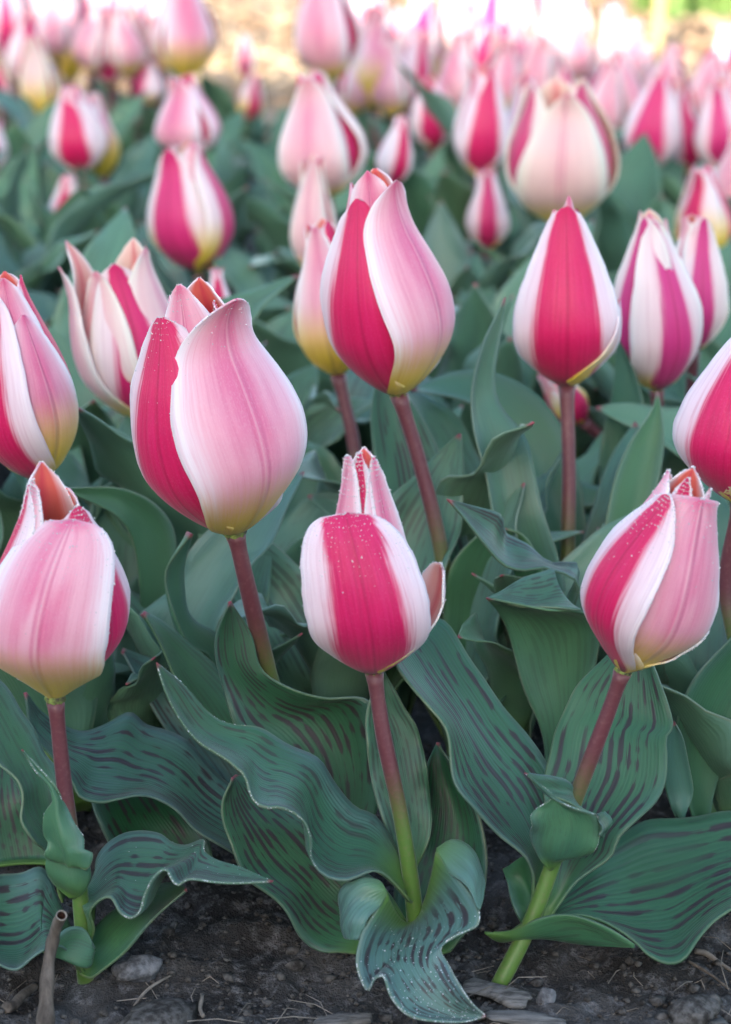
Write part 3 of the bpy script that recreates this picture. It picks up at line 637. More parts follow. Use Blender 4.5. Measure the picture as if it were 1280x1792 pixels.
T['f10'] = tulip('big deep crimson tulip with a wide white margin above the dewy leaning one', (1295, 880), (1330, 545), 262, .92, [
    dict(k='s', phi=-22, w=1.2, l=.97, layer=1.05, top=.9, flat=1.2, c=(.15, 0, 0, 1)),
    dict(k='p', phi=50, w=1., l=.97, layer=.98), dict(k='s', phi=110, w=1., l=1, layer=1.0), dict(k='p', phi=170, w=1, l=1, layer=.9), dict(k='s', phi=-130, w=1, l=1, layer=1.), dict(k='p', phi=-80, w=.8, l=.9, layer=.9),
    ], ground=(1290, 1480), seed=10)
T['f11'] = tulip('slim yellow footed tulip half hidden behind the tall flaring crimson one', (592, 656), (566, 400), 152, 1.13, [dict(d, c=(1.15, .1, .3, .8)) for d in ring('p', -8, w=1.05, seed=11)], ground=(625, 1130), stem_mid=[(632, 900, 1.13), (620, 780, 1.13)], seed=11)
T['f12'] = tulip('small nodding yellow footed tulip low behind the upright red stem', (1022, 738), (950, 655), 72, 1.20, [dict(d, c=(1.8, 0, .3, 1)) for d in ring('s', 30, seed=12)], ground=(1030, 1060), seed=12)
T['f13'] = tulip('narrow pink bud just showing past the large curled bloom', (385, 556), (380, 472), 42, 1.30, ring('s', 0, seed=13), hi=False, seed=13)
# --- blurred rows behind: foot, tip, width, distance, facing petal, turn, colour, label
BACK = [
 ((145, 302), (132, 160), 100, 1.80, 's', -8, (.3, 0, .1), 'crimson striped tulip with a bent stem above the small low red bud'),
 ((182, 310), (165, 172), 66, 1.84, 'p', 30, (1.4, 0, .4), 'pale tulip with yellow foot hugging the crimson striped one on a bent stem'),
 ((118, 437), (125, 312), 80, 1.72, 's', -8, (.8, 0, .3), 'small low tulip bud, red striped, under the crimson one with bent stem'),
 ((348, 476), (330, 262), 140, 1.45, 's', -30, (1.1, .4, .35), 'white tulip with a curving magenta stripe and olive yellow foot'),
 ((335, 280), (325, 140), 112, 1.80, 'p', -25, (.3, 0, 0), 'rounded pink tulip with a red stripe above the white olive footed one'),
 ((575, 345), (545, 140), 160, 1.52, 'p', -12, (.4, .2, .45), 'large washed-out pale pink tulip behind the tall flaring crimson one'),
 ((550, 480), (548, 285), 80, 1.40, 'p', -15, (.5, 0, .6), 'slim pale tulip below the large washed-out pink one'),
 ((328, 140), (322, -45), 112, 1.95, 'p', 22, (.9, .3, 0), 'tall tulip, magenta stripe and yellow foot, standing over the rounded pink one'),
 ((582, 142), (560, -50), 120, 1.95, 'p', -20, (.5, .3, 0), 'tall pale pink tulip with a crimson wedge at its foot above the washed-out one'),
 ((658, 192), (655, 22), 96, 2.10, 'p', 0, (1.3, .2, .2), 'white tulip with a yellow and dark red foot beside the tall pale pink one'),
 ((20, 115), (20, -30), 58, 2.30, 's', -10, (.3, .3, 0), None),
 ((75, 212), (68, 70), 66, 2.15, 'p', -20, (1.2, 0, 1), 'cream tulip with a yellow foot, one pink flush on its side'),
 ((125, 142), (122, 5), 60, 2.50, 'p', 10, (1.3, .2, .4), None),
 ((193, 152), (202, 5), 86, 2.25, 's', -5, (.3, .6, 0), 'wide mauve striped tulip with its tip reaching into the sun'),
 ((255, 185), (262, 105), 62, 2.25, 's', -30, (.9, .6, 0), None),
 ((432, 212), (447, 135), 44, 2.35, 's', 25, (1.4, .3, .2), 'small leaning yellow footed tulip on its own before the bark path'),
 ((430, 137), (430, 65), 32, 2.75, 's', 0, (.3, .2, 0), 'tiny distant pink tulip standing clear against the bark path'),
 ((718, 192), (735, 60), 62, 2.15, 's', 20, (.3, .3, 0), None),
 ((757, 262), (755, 140), 76, 1.98, 's', 5, (.4, .1, 0), 'teardrop tulip with a narrow crimson stripe and white margins beside the olive footed one'),
 ((838, 312), (845, 130), 94, 1.68, 's', -4, (.5, .1, 0), 'long necked tulip with a crimson stripe directly over the small striped bud'),
 ((852, 437), (855, 303), 74, 1.62, 's', -6, (.6, .4, 0), 'small striped bud on a thin straight stem under the long necked tulip'),
 ((682, 325), (702, 210), 62, 1.62, 's', 15, (.3, 0, .2), 'red tulip rising half hidden behind a broad leaf next to the flaring one'),
 ((780, 147), (770, 30), 66, 2.40, 'p', 10, (1.2, .3, .1), None),
 ((820, 160), (852, 55), 66, 2.30, 's', 10, (.6, .3, 0), None),
 ((850, 112), (862, -35), 72, 2.40, 's', -5, (.3, .3, 0), None),
 ((948, 135), (956, 30), 62, 2.55, 'p', 0, (.3, .2, .3), None),
 ((985, 396), (968, 160), 186, 1.47, 'p', -4, (.6, .3, .85), 'big open pale tulip with red edges behind the upright crimson striped one'),
 ((925, 300), (915, 140), 84, 1.72, 's', -25, (.3, .1, 0), 'pink striped tulip mostly hidden by the big open pale one'),
 ((1072, 225), (1066, 20), 72, 2.25, 'p', 5, (.9, .1, .2), None),
 ((1030, 190), (1035, 85), 58, 2.30, 'p', -15, (.3, .1, 0), None),
 ((1125, 165), (1126, 85), 52, 2.60, 'p', 5, (.3, .1, .3), None),
 ((1133, 297), (1150, 140), 94, 1.80, 's', -22, (.4, .4, 0), 'tulip with mauve stripe and pale overlapping petal on a visible red stem, back rows'),
 ((1203, 302), (1192, 165), 66, 1.86, 's', 20, (.4, .1, 0), 'reddish pink tulip squeezed between two mauve striped ones'),
 ((1258, 302), (1255, 150), 86, 1.80, 's', 0, (.4, .6, 0), 'upright mauve striped tulip right of the squeezed reddish pink one'),
 ((1238, 465), (1222, 300), 100, 1.52, 's', -45, (1.6, .1, .1), 'crimson striped tulip with orange yellow foot leaning above the slim cream one'),
 ((1266, 155), (1272, 50), 58, 2.30, 's', 10, (.3, .1, 0), None),
 ((4, 182), (2, 120), 38, 2.20, 's', 0, (.3, .2, 0), None),
 ((-12, 300), (-10, 215), 52, 1.90, 's', 0, (.3, .2, 0), None),
 ((65, 60), (62, -50), 56, 2.70, 'p', 0, (.3, .2, .2), None),
 ((112, 70), (108, -45), 56, 2.75, 's', 10, (.3, .2, 0), None),
 ((160, 80), (155, -20), 52, 2.70, 's', -10, (.4, .2, 0), None),
 ((245, 75), (250, -25), 54, 2.75, 'p', 0, (.4, .2, .1), None),
 ((278, 85), (285, -10), 50, 2.70, 'p', 20, (.4, .2, .3), None),
 ((635, 100), (632, -20), 62, 2.50, 's', 20, (.4, .3, 0), None),
 ((690, 110), (700, 20), 54, 2.55, 's', -20, (.4, .3, 0), None),
 ((815, 60), (828, -40), 54, 2.70, 'p', 0, (.4, .2, .1), None),
 ((905, 70), (912, -35), 54, 2.75, 'p', 10, (.4, .2, .2), None),
 ((935, 40), (940, -40), 50, 2.85, 's', 0, (.4, .2, 0), None),
 ((885, 130), (880, 40), 54, 2.45, 's', -20, (.4, .2, 0), None),
 ((990, 215), (985, 120), 62, 2.10, 's', 20, (.4, .2, 0), None),
] + [((x_, y_), (x_ + dx_ * 2.5, y_ - h_ * 1.12), w_ * 1.14, 2.05 + .4 * (1 - y_ / 230), 'p' if (x_ * 7) % 5 < 2 else k_, p_ * 2, (g_, m_ + .2, .25), None) for x_, y_, dx_, h_, w_, k_, p_, g_, m_ in [
 (42, 150, 4, 110, 62, 's', 10, .4, .1), (98, 108, -4, 105, 58, 'p', 0, .5, .1), (160, 128, 6, 100, 60, 's', -20, .4, .4), (228, 132, -6, 100, 60, 'p', 15, .6, .1), (285, 120, 4, 95, 56, 's', 0, .4, .3), (30, 60, 0, 100, 56, 'p', 0, .4, .1), (205, 62, 4, 100, 54, 's', 10, .4, .2),
 (615, 200, 6, 130, 74, 's', 12, .5, .2), (690, 205, -5, 125, 70, 'p', -15, .6, .1), (722, 120, 8, 105, 62, 's', 0, .4, .3), (748, 92, -6, 100, 58, 'p', 10, .4, .1), (800, 200, 5, 120, 68, 's', -12, .4, .1), (800, 100, -4, 100, 58, 's', 10, .4, .2), (872, 205, 6, 115, 66, 'p', 0, .8, .1),
 (905, 165, -6, 110, 64, 's', 15, .4, .3), (930, 195, 4, 115, 66, 's', -10, .4, .1), (965, 120, 6, 100, 58, 'p', 0, .4, .1), (1005, 150, -4, 105, 62, 's', 10, .4, .4), (1000, 90, 4, 95, 54, 'p', -10, .4, .1), (1048, 250, 5, 120, 70, 's', 0, .5, .2), (1095, 235, -6, 120, 70, 's', 18, .5, .1),
 (1092, 160, 5, 105, 60, 'p', 0, .5, .1), (1165, 215, 4, 115, 66, 's', -8, .4, .1), (1180, 290, -8, 130, 76, 'p', 12, .6, .1), (1228, 225, 6, 115, 68, 's', 0, .4, .2), (1285, 260, 0, 130, 76, 's', 10, .4, .1), (1290, 400, 6, 150, 92, 's', -15, .5, .1), (655, 120, 0, 115, 66, 's', -15, .4, .3), (590, 90, 4, 100, 56, 'p', 0, .4, .1)]] + [
 # beyond the picture's sides
 ((-110, 860), (-130, 560), 190, .97, 's', 10, (.4, 0, 0), 'crimson striped tulip past the twisted pink one at the bed side'),
 ((-90, 520), (-95, 300), 130, 1.35, 'p', 0, (.8, 0, .2), None), ((-150, 300), (-150, 150), 95, 1.8, 's', 0, (.4, 0, 0), None), ((-90, 160), (-85, 30), 70, 2.2, 's', 15, (.4, .2, 0), None),
 ((1400, 520), (1405, 300), 130, 1.32, 's', 0, (.5, 0, .1), None), ((1370, 330), (1380, 180), 95, 1.75, 'p', 10, (.5, 0, .1), None), ((1350, 190), (1350, 60), 72, 2.15, 's', 0, (.4, .2, 0), None),
 ((1450, 240), (1455, 110), 80, 1.95, 's', 20, (.4, .2, 0), None), ((-200, 420), (-205, 240), 110, 1.55, 's', -10, (.4, .2, 0), None),
]
def far_label(fk, cl):
    where = ' crowded into the farthest rows before the bark path'
    if fk == 's': return ('blurred mauve pink striped tulip' if cl[1] > .25 else 'blurred crimson pink striped tulip') + where
    return ('blurred pale tulip with a yellow foot' if cl[0] > .8 else 'blurred sun-bleached pale pink tulip') + where
back_roots = []
for i, (b, t, w, D, fk, ph, cl, lab) in enumerate(BACK):
    D = min(D, 2.36 + .05 * (i % 3)); lo = D > 1.3; big = (i == 26)
    pet = ring(fk, ph, w=1.05, top=1.7 if big else RNG.uniform(.62, 1.25), open=.06 if big else RNG.uniform(0, .03), seed=i + 40, inner=.88)
    w *= 1.12; R_, G_ = tulip(lab or far_label(fk, cl), b, t, w, D, pet, color=(*cl, RNG.uniform(.66, 1.0)), hi=not lo, seed=i + 40, vee=RNG.uniform(.1, .6), red=RNG.uniform(.25, .5), group='tulips of the bed' if lab else 'far rows of blurred tulips')
    back_roots.append((R_, G_, D))
for w_ in WARN: print('HEIGHT', w_)

# ------------------------------------------------------------------ traced leaves of the front plants
def L(key, *patches, **kw):
    r, G = T[key]; return traced_leaf(r, G, *patches, back=key not in ('f1', 'f2', 'f3'), **kw)
# centre plant
L('f2', dict(left=[(722, 1580), (689, 1546), (654, 1526), (611, 1537), (572, 1525), (548, 1497), (546, 1466), (529, 1430), (494, 1412), (462, 1413), (441, 1393), (431, 1356), (400, 1333), (341, 1300), (296, 1225), (273, 1158)],
             right=[(714, 1553), (690, 1475), (658, 1430), (619, 1413), (580, 1364), (556, 1323), (509, 1294), (459, 1274), (405, 1266), (364, 1244), (322, 1198), (273, 1158)],
             dl=(.84, .82, .815, .81, .815, .815), dr=(.85, .855, .85, .845, .83, .815), cup=.16, wave=.001), color=(.75, .25, .0, 1), dew=.45, seed=21)
L('f2', dict(left=[(645, 1672), (600, 1668), (560, 1665), (522, 1636), (488, 1580), (432, 1530), (398, 1460), (390, 1405), (409, 1360)],
             right=[(712, 1612), (680, 1560), (630, 1520), (580, 1480), (530, 1430), (480, 1395), (440, 1365), (412, 1357)],
             dl=(.855, .852, .85, .86, .87), dr=(.86, .87, .88, .88), cup=.10, wave=.001), color=(1, .1, .1, 1), seed=22)
L('f2', dict(left=[(704, 1530), (681, 1466), (658, 1395), (646, 1337), (640, 1266), (650, 1215), (668, 1168)],
             right=[(724, 1530), (750, 1473), (756, 1427), (748, 1348), (733, 1278), (706, 1235), (668, 1168)],
             dl=(.857, .858, .862), dr=(.857, .86, .865), cup=.14, wave=.0012), color=(.6, .3, .15, 1), seed=23)
L('f2', dict(left=[(700, 1640), (690, 1560), (710, 1480), (735, 1400), (750, 1330), (765, 1300)],
             right=[(770, 1690), (835, 1600), (851, 1530), (846, 1454), (820, 1380), (765, 1300)],
             dl=(.865, .88, .89), dr=(.86, .87, .885), cup=.2, wave=.001), color=(.7, .0, 0, 1), seed=24)
L('f2', dict(left=[(676, 1560), (648, 1610), (632, 1645), (625, 1690), (642, 1733), (655, 1712), (670, 1708), (686, 1745), (712, 1774), (751, 1786), (810, 1789), (851, 1778)],
             right=[(764, 1490), (790, 1520), (818, 1556), (838, 1592), (833, 1620), (795, 1637), (771, 1660), (783, 1684), (798, 1712), (814, 1739), (832, 1762), (851, 1778)],
             dl=(.822, .812, .808, .803, .80, .805), dr=(.835, .818, .812, .812, .80, .805), cup=0, wave=.0005, mid=[(724, 1612), (722, 1626), (716, 1648), (712, 1680), (726, 1712), (756, 1748), (800, 1772), (851, 1778)], dm=(.852, .836, .822, .812, .808, .806, .805), nu=21, nv=60),
        dict(left=[(676, 1558), (660, 1540), (625, 1538), (598, 1562), (596, 1595), (615, 1622)], right=[(676, 1560), (668, 1580), (660, 1592), (652, 1602), (645, 1615), (632, 1645)],
             dl=(.822, .828, .836), dr=(.822, .818, .815), cup=-.2, under=True, vr=(.05, .3), ur=(-.0, .35), nv=24),
        dict(left=[(764, 1490), (785, 1520), (812, 1550), (838, 1592)], right=[(766, 1486), (795, 1472), (830, 1490), (850, 1535), (846, 1562), (838, 1592)],
             dl=(.835, .822, .812), dr=(.838, .84, .836, .826, .814), cup=-.16, under=True, vr=(.05, .3), ur=(.65, 1), nv=24),
  color=(1, .95, .0, 1), label='dew covered leaf curling forward over the soil', dew=1.0, seed=25)
# right plant
L('f3', dict(left=[(929, 1608), (934, 1550), (935, 1526), (922, 1498), (880, 1462), (834, 1420), (806, 1380), (791, 1329), (775, 1278), (744, 1235), (712, 1195), (690, 1150), (712, 1110)],
             right=[(950, 1590), (972, 1500), (985, 1420), (975, 1360), (957, 1320), (927, 1286), (894, 1249), (862, 1208), (830, 1160), (800, 1115), (775, 1088), (740, 1085), (712, 1110)],
             dl=(.848, .838, .832, .838, .85), dr=(.86, .87, .872, .875, .875), cup=.12, wave=.001), color=(1, .2, .0, 1), seed=31)
L('f3', dict(left=[(930, 1640), (945, 1590), (965, 1562), (962, 1500), (955, 1420), (950, 1369), (961, 1327), (972, 1275), (991, 1234), (1014, 1195), (1060, 1150), (1100, 1110)],
             right=[(940, 1640), (1000, 1555), (1027, 1531), (1070, 1500), (1085, 1467), (1119, 1434), (1149, 1402), (1165, 1365), (1168, 1324), (1166, 1290), (1178, 1265), (1156, 1195), (1130, 1140), (1100, 1110)],
             dl=(.846, .848, .86, .87, .88), dr=(.846, .845, .85, .86, .875), cup=.14, wave=.001), color=(1, .15, .1, 1), seed=32)
L('f3', dict(left=[(905, 1640), (970, 1570), (1030, 1510), (1072, 1474), (1122, 1436), (1175, 1427), (1230, 1424), (1290, 1420), (1350, 1440), (1400, 1500)],
             right=[(895, 1630), (939, 1613), (1002, 1603), (1044, 1611), (1077, 1627), (1111, 1652), (1137, 1674), (1172, 1687), (1199, 1680), (1224, 1646), (1250, 1609), (1285, 1584), (1340, 1560), (1400, 1500)],
             dl=(.852, .875, .885, .89, .87), dr=(.846, .835, .828, .822, .83, .84), cup=.16, wave=.0008, nv=56),
        dict(left=[(848, 1632), (880, 1650), (940, 1640), (1000, 1645), (1060, 1655), (1111, 1658)], right=[(880, 1632), (908, 1625), (939, 1613), (1002, 1603), (1060, 1618), (1111, 1652)],
             dl=(.844, .85, .85, .838, .826), dr=(.846, .84, .835, .832, .826), cup=-.1, under=True, vr=(.02, .5), ur=(.6, 1), nv=26), color=(1, .15, .05, 1), seed=33)
L('f3', dict(left=[(960, 1522), (940, 1494), (928, 1462), (933, 1436), (929, 1424), (948, 1410), (966, 1392), (942, 1370), (919, 1353)], right=[(966, 1522), (990, 1503), (1018, 1505), (1040, 1489), (1050, 1462), (1044, 1427), (1010, 1413), (966, 1396), (919, 1353)],
             dl=(.836, .828, .822, .82), dr=(.836, .828, .822, .82), cup=-.03, crease=.07, under=True, wave=.0012, nv=30),
        dict(left=[(1044, 1426), (1010, 1413), (966, 1394), (919, 1353)], right=[(1010, 1410), (996, 1400), (998, 1370), (919, 1352)], dl=(.822, .82), dr=(.835, .834, .82), cup=.1, vr=(.5, 1), nv=20),
        dict(left=[(1044, 1425), (1052, 1436), (1048, 1462)], right=[(1056, 1422), (1064, 1440), (1050, 1464)], dl=(.822,) * 2, dr=(.826,) * 2, cup=-.3, vr=(.4, .5), nv=12),
  color=(.5, .3, .0, 1), dew=.4, seed=34)
L('f3', dict(left=[(925, 1640), (905, 1600), (890, 1560), (880, 1520)], right=[(948, 1612), (940, 1560), (925, 1500), (880, 1520)], dl=(.85, .85, .86), dr=(.848, .85, .86), cup=.2), color=(.0, 0, .1, 1), seed=35)
# left plant
L('f1', dict(left=[(158, 1650), (163, 1625), (158, 1597), (172, 1575), (193, 1567), (210, 1594), (229, 1607), (244, 1594), (247, 1560), (262, 1534), (289, 1521), (300, 1540), (311, 1552), (330, 1542), (375, 1547), (420, 1546), (478, 1543)],
             right=[(165, 1610), (168, 1540), (173, 1500), (210, 1470), (247, 1453), (277, 1455), (297, 1470), (320, 1476), (356, 1467), (361, 1489), (412, 1515), (478, 1542)],
             dl=(.845, .83, .82, .815, .812, .815), dr=(.86, .865, .86, .845, .815), cup=.12, wave=.0008, nv=60), color=(.95, .35, .05, 1), dew=.55, seed=41)
L('f1', dict(left=[(140, 1716), (158, 1714), (200, 1678), (250, 1630), (290, 1592), (326, 1556)], right=[(150, 1690), (160, 1640), (190, 1600), (240, 1560), (290, 1545), (326, 1553)],
             dl=(.846, .84, .835, .835), dr=(.85, .855, .86, .845), cup=.08, under=True), color=(.5, 0, .15, 1), seed=42)
L('f1', dict(left=[(150, 1706), (120, 1660), (80, 1665), (37, 1700), (0, 1685), (-60, 1660), (-120, 1600)], right=[(140, 1660), (110, 1580), (85, 1535), (62, 1517), (0, 1537), (-60, 1550), (-120, 1598)],
             dl=(.846, .825, .822, .82, .82), dr=(.86, .87, .87, .84), cup=.16, wave=.001),
        dict(left=[(75, 1668), (95, 1640), (120, 1622), (150, 1628), (166, 1660)], right=[(90, 1672), (110, 1680), (140, 1690), (158, 1690), (166, 1664)], dl=(.825, .83, .835), dr=(.83, .835, .838), cup=-.02, under=True, vr=(.1, .3), nv=20), color=(1, .35, .05, 1), seed=43)
L('f1', dict(left=[(124, 1512), (98, 1508), (80, 1496), (83, 1478), (75, 1462), (78, 1424), (92, 1400), (84, 1372), (60, 1345), (39, 1312)], right=[(126, 1513), (142, 1512), (155, 1521), (163, 1494), (148, 1487), (147, 1466), (130, 1438), (112, 1410), (94, 1372), (39, 1311)],
             dl=(.828, .822, .82, .818), dr=(.824, .82, .822, .818), cup=.04, crease=.16, wave=.0012, under=True, nv=36),
        dict(left=[(124, 1572), (95, 1550), (80, 1515), (86, 1490)], right=[(130, 1572), (150, 1555), (160, 1530), (150, 1490)], dl=(.838, .83, .828), dr=(.838, .834, .83), cup=-.05, under=True, vr=(0, .3), nv=16), color=(.3, .3, .08, 1), dew=.25, seed=44)
L('f1', dict(left=[(110, 1580), (80, 1492), (60, 1474), (37, 1440), (34, 1395), (0, 1327), (-50, 1240), (-80, 1150)], right=[(122, 1560), (112, 1440), (100, 1360), (80, 1315), (40, 1255), (5, 1195), (-40, 1150), (-80, 1148)],
             dl=(.85, .835, .84, .85), dr=(.855, .862, .87, .86), cup=.14, wave=.0015), color=(.35, .1, .15, 1), seed=45)
# second row plants' leaves
L('f4', dict(left=[(520, 1545), (470, 1510), (409, 1500), (349, 1462), (311, 1421), (270, 1395), (240, 1391), (210, 1399), (176, 1406), (142, 1391), (127, 1357), (94, 1324), (56, 1282), (45, 1212)],
             right=[(515, 1500), (470, 1420), (397, 1369), (337, 1312), (262, 1275), (229, 1245), (187, 1267), (150, 1279), (116, 1271), (75, 1245), (45, 1211)],
             dl=(.89, .875, .868, .865, .88), dr=(.915, .92, .92, .905, .885), cup=.10, wave=.001, nv=56), color=(1, .35, .0, 1), seed=51)
L('f4', dict(left=[(560, 1520), (545, 1440), (500, 1350), (440, 1300), (412, 1270), (386, 1190), (377, 1120), (403, 1053)], right=[(600, 1520), (660, 1420), (672, 1310), (648, 1226), (570, 1222), (500, 1200), (457, 1168), (440, 1107), (403, 1052)],
             dl=(.91, .905, .9, .895), dr=(.91, .90, .9, .9), cup=.12, wave=.001), color=(1, .1, .05, 1), seed=52)
L('f4', dict(left=[(500, 1470), (440, 1350), (380, 1300), (330, 1230), (290, 1150), (252, 1072)], right=[(520, 1450), (500, 1330), (440, 1250), (400, 1185), (345, 1135), (300, 1095), (252, 1070)],
             dl=(.92, .91, .90), dr=(.925, .93, .91), cup=.14, wave=.001), color=(.3, .0, .2, 1), seed=53)
L('f4', dict(left=[(450, 1420), (400, 1250), (370, 1155), (332, 1130), (305, 1070), (294, 1010), (306, 975), (336, 935)], right=[(480, 1400), (440, 1250), (400, 1150), (370, 1110), (340, 1085), (325, 1050), (322, 1000), (337, 934)],
             dl=(.96, .93, .92), dr=(.97, .95, .93), cup=.2, wave=.001), color=(.1, .4, .2, 1), seed=54)
L('f4', dict(left=[(420, 1430), (330, 1330), (280, 1260), (240, 1190), (215, 1140)], right=[(470, 1430), (440, 1330), (390, 1250), (310, 1170), (215, 1135)], dl=(.95, .95, .96), dr=(.95, .955, .97), cup=.1), color=(1, .75, 0, 1), seed=55)
L('f4', dict(left=[(330, 1560), (230, 1520), (180, 1450), (160, 1380), (200, 1300)], right=[(380, 1540), (360, 1450), (330, 1400), (280, 1340), (200, 1298)], dl=(.93, .92, .93), dr=(.93, .94, .95), cup=.1), color=(1, .0, 0, 1), seed=56)
L('f5', dict(left=[(780, 1300), (720, 1180), (690, 1050), (664, 920), (654, 800), (650, 715), (665, 640)], right=[(830, 1300), (840, 1120), (822, 960), (792, 870), (768, 790), (722, 705), (665, 640)],
             dl=(1.02, 1.03, 1.05), dr=(1.02, 1.03, 1.05), cup=.12, wave=.001), color=(.9, .25, .1, 1), seed=61)
L('f5', dict(left=[(800, 1320), (775, 1200), (775, 1080), (790, 990), (840, 935), (880, 925)], right=[(880, 1320), (930, 1200), (960, 1090), (950, 1000), (920, 940), (880, 924)], dl=(1.0, .99, .98), dr=(1.0, .985, .98), cup=.16, wave=.001), color=(.15, .0, .35, 1), seed=62)
L('f5', dict(left=[(950, 1290), (915, 1200), (890, 1110), (870, 1070), (852, 1047)], right=[(1010, 1290), (1040, 1180), (1050, 1090), (1018, 1068), (960, 1066), (900, 1056), (852, 1046)], dl=(.93, .92, .905), dr=(.93, .915, .90, .905), cup=.14, under=True),
        dict(left=[(1018, 1068), (960, 1066), (900, 1056), (852, 1047)], right=[(968, 1000), (965, 994), (910, 1018), (852, 1046)], dl=(.90, .905), dr=(.92, .92, .905), cup=.1, vr=(.4, 1), nv=22),
  color=(.7, .3, .15, 1), seed=63)
L('f5', dict(left=[(1010, 1040), (960, 996), (920, 1000), (880, 990), (840, 945), (810, 905), (783, 874)], right=[(1010, 1000), (960, 980), (925, 950), (885, 930), (878, 900), (830, 885), (783, 873)], dl=(.94, .925, .92), dr=(.95, .945, .92), cup=.1), color=(1, .3, 0, 1), seed=64)
L('f6', dict(left=[(960, 1200), (915, 1080), (885, 1000), (868, 920), (850, 830), (830, 750), (827, 680), (848, 600), (866, 560), (884, 520)], right=[(1010, 1200), (1000, 1080), (980, 985), (952, 905), (934, 830), (918, 762), (878, 705), (868, 650), (880, 570), (885, 520)],
             dl=(1.0, .985, .99, 1.0), dr=(1.0, .99, 1.0, 1.0), cup=.16, wave=.0015), color=(.15, .5, .2, 1), seed=65)
L('f6', dict(left=[(1000, 1250), (985, 1050), (950, 900), (900, 790), (830, 710), (720, 682)], right=[(1040, 1250), (1030, 1000), (1010, 820), (960, 710), (880, 655), (800, 648), (720, 680)], dl=(1.06, 1.07, 1.09), dr=(1.06, 1.08, 1.10), cup=.12), color=(.0, .3, .2, 1), seed=66)
L('f6', dict(left=[(1040, 1200), (1050, 1000), (1070, 860), (1100, 780), (1140, 720), (1150, 685)], right=[(1080, 1200), (1120, 1000), (1150, 860), (1162, 780), (1158, 720), (1152, 685)], dl=(1.02, 1.03, 1.04), dr=(1.02, 1.03, 1.04), cup=.16), color=(.0, .0, .35, 1), seed=67)
L('f6', dict(left=[(1010, 1220), (1010, 1000), (1040, 880), (1070, 800), (1110, 740)], right=[(1060, 1220), (1090, 1020), (1130, 880), (1150, 800), (1112, 738)], dl=(1.05, 1.06, 1.08), dr=(1.05, 1.06, 1.08), cup=.12), color=(.3, .5, .0, 1), seed=68)
L('f9', dict(left=[(1090, 1000), (1050, 860), (1055, 760), (1072, 680), (1080, 590)], right=[(1130, 1000), (1140, 860), (1130, 740), (1110, 650), (1080, 588)], dl=(1.12, 1.12, 1.11), dr=(1.12, 1.11, 1.11), cup=.18, wave=.0015), color=(.1, .45, .15, 1), seed=69)
L('f10', dict(left=[(1215, 1440), (1185, 1320), (1185, 1260), (1215, 1185), (1280, 1115), (1350, 1040)], right=[(1245, 1440), (1260, 1360), (1310, 1290), (1380, 1200), (1400, 1100), (1350, 1038)], dl=(.93, .915, .91), dr=(.93, .92, .92), cup=.14), color=(.1, .15, .15, 1), seed=71)
L('f10', dict(left=[(1190, 1440), (1165, 1380), (1160, 1320), (1166, 1285), (1180, 1265)], right=[(1200, 1440), (1215, 1390), (1205, 1330), (1195, 1290), (1180, 1262)], dl=(.90, .89, .89), dr=(.90, .895, .89), cup=.15), color=(.1, .5, .0, 1), seed=72)
L('f10', dict(left=[(1230, 1440), (1180, 1300), (1165, 1180), (1200, 1080), (1240, 980)], right=[(1290, 1440), (1290, 1300), (1290, 1180), (1280, 1080), (1240, 975)], dl=(.97, .97, .98), dr=(.97, .97, .98), cup=.12), color=(.2, .4, 0, 1), seed=73)
L('f7', dict(left=[(250, 1100), (235, 960), (205, 905), (150, 875), (105, 858)], right=[(300, 1100), (310, 960), (285, 895), (215, 855), (105, 854)], dl=(1.0, .98, .97), dr=(1.0, .99, .97), cup=.1), color=(.1, .2, .2, 1), seed=74)
L('f7', dict(left=[(50, 1400), (40, 1300), (20, 1200), (-10, 1100), (10, 1000), (60, 930)], right=[(120, 1400), (130, 1300), (140, 1180), (140, 1080), (115, 980), (60, 928)], dl=(.97, .98, 1.0), dr=(.97, .98, 1.0), cup=.1), color=(.8, .3, 0, 1), seed=75)
L('f7', dict(left=[(0, 1560), (-30, 1480), (-40, 1400), (-20, 1320), (20, 1250)], right=[(110, 1560), (110, 1470), (90, 1400), (60, 1330), (20, 1248)], dl=(.93, .93, .95), dr=(.93, .93, .95), cup=.1), color=(1, .1, 0, 1), seed=76)

# ------------------------------------------------------------------ loose leaves of the plants behind
LEAFS = [free_leaf_mesh(200 + i, L=.105 + .012 * (i % 6), Wd=.034 + .006 * (i % 4), el0=82 - 4 * (i % 4), el1=[62, 35, 10, 50, -5, 25, 70, 40][i % 8], wave=.0035 + .001 * (i % 3), roll=[0, .4, -.4, .2][i % 4]) for i in range(16)]
def leafy(root, n, rng, scale=1.0, a0=None):
    a = rng.uniform(0, 6.28) if a0 is None else a0
    for k in range(n):
        o = link('leaf', rng.choice(LEAFS), root, loc=(0, 0, .002))
        an = a + k * 6.28 / n + rng.uniform(-.5, .5); s = scale * rng.uniform(.85, 1.15)
        o.rotation_euler = (0, 0, an); o.scale = (s, s, s)
        o.location = (math.cos(an) * .004, math.sin(an) * .004, rng.uniform(.001, .02))
        o.color = (rng.choice([0, .1, .3, .6]), rng.uniform(.35, 1.0), rng.uniform(.15, .65), 1)
rng = random.Random(11); spots = [tuple(G[:2]) for r, G, D in back_roots] + [tuple(T[k][1][:2]) for k in T]
for r, G, D in back_roots: leafy(r, 4 if D < 2 else 3, rng, 1.0 if D < 1.7 else .85 if D < 2 else .7)
for k in ('f8', 'f9', 'f9b', 'f10', 'f11', 'f12', 'f13'): leafy(T[k][0], 3, rng, .95)
for k in ('f5', 'f6'): leafy(T[k][0], 2, rng, .8, a0=1.2)
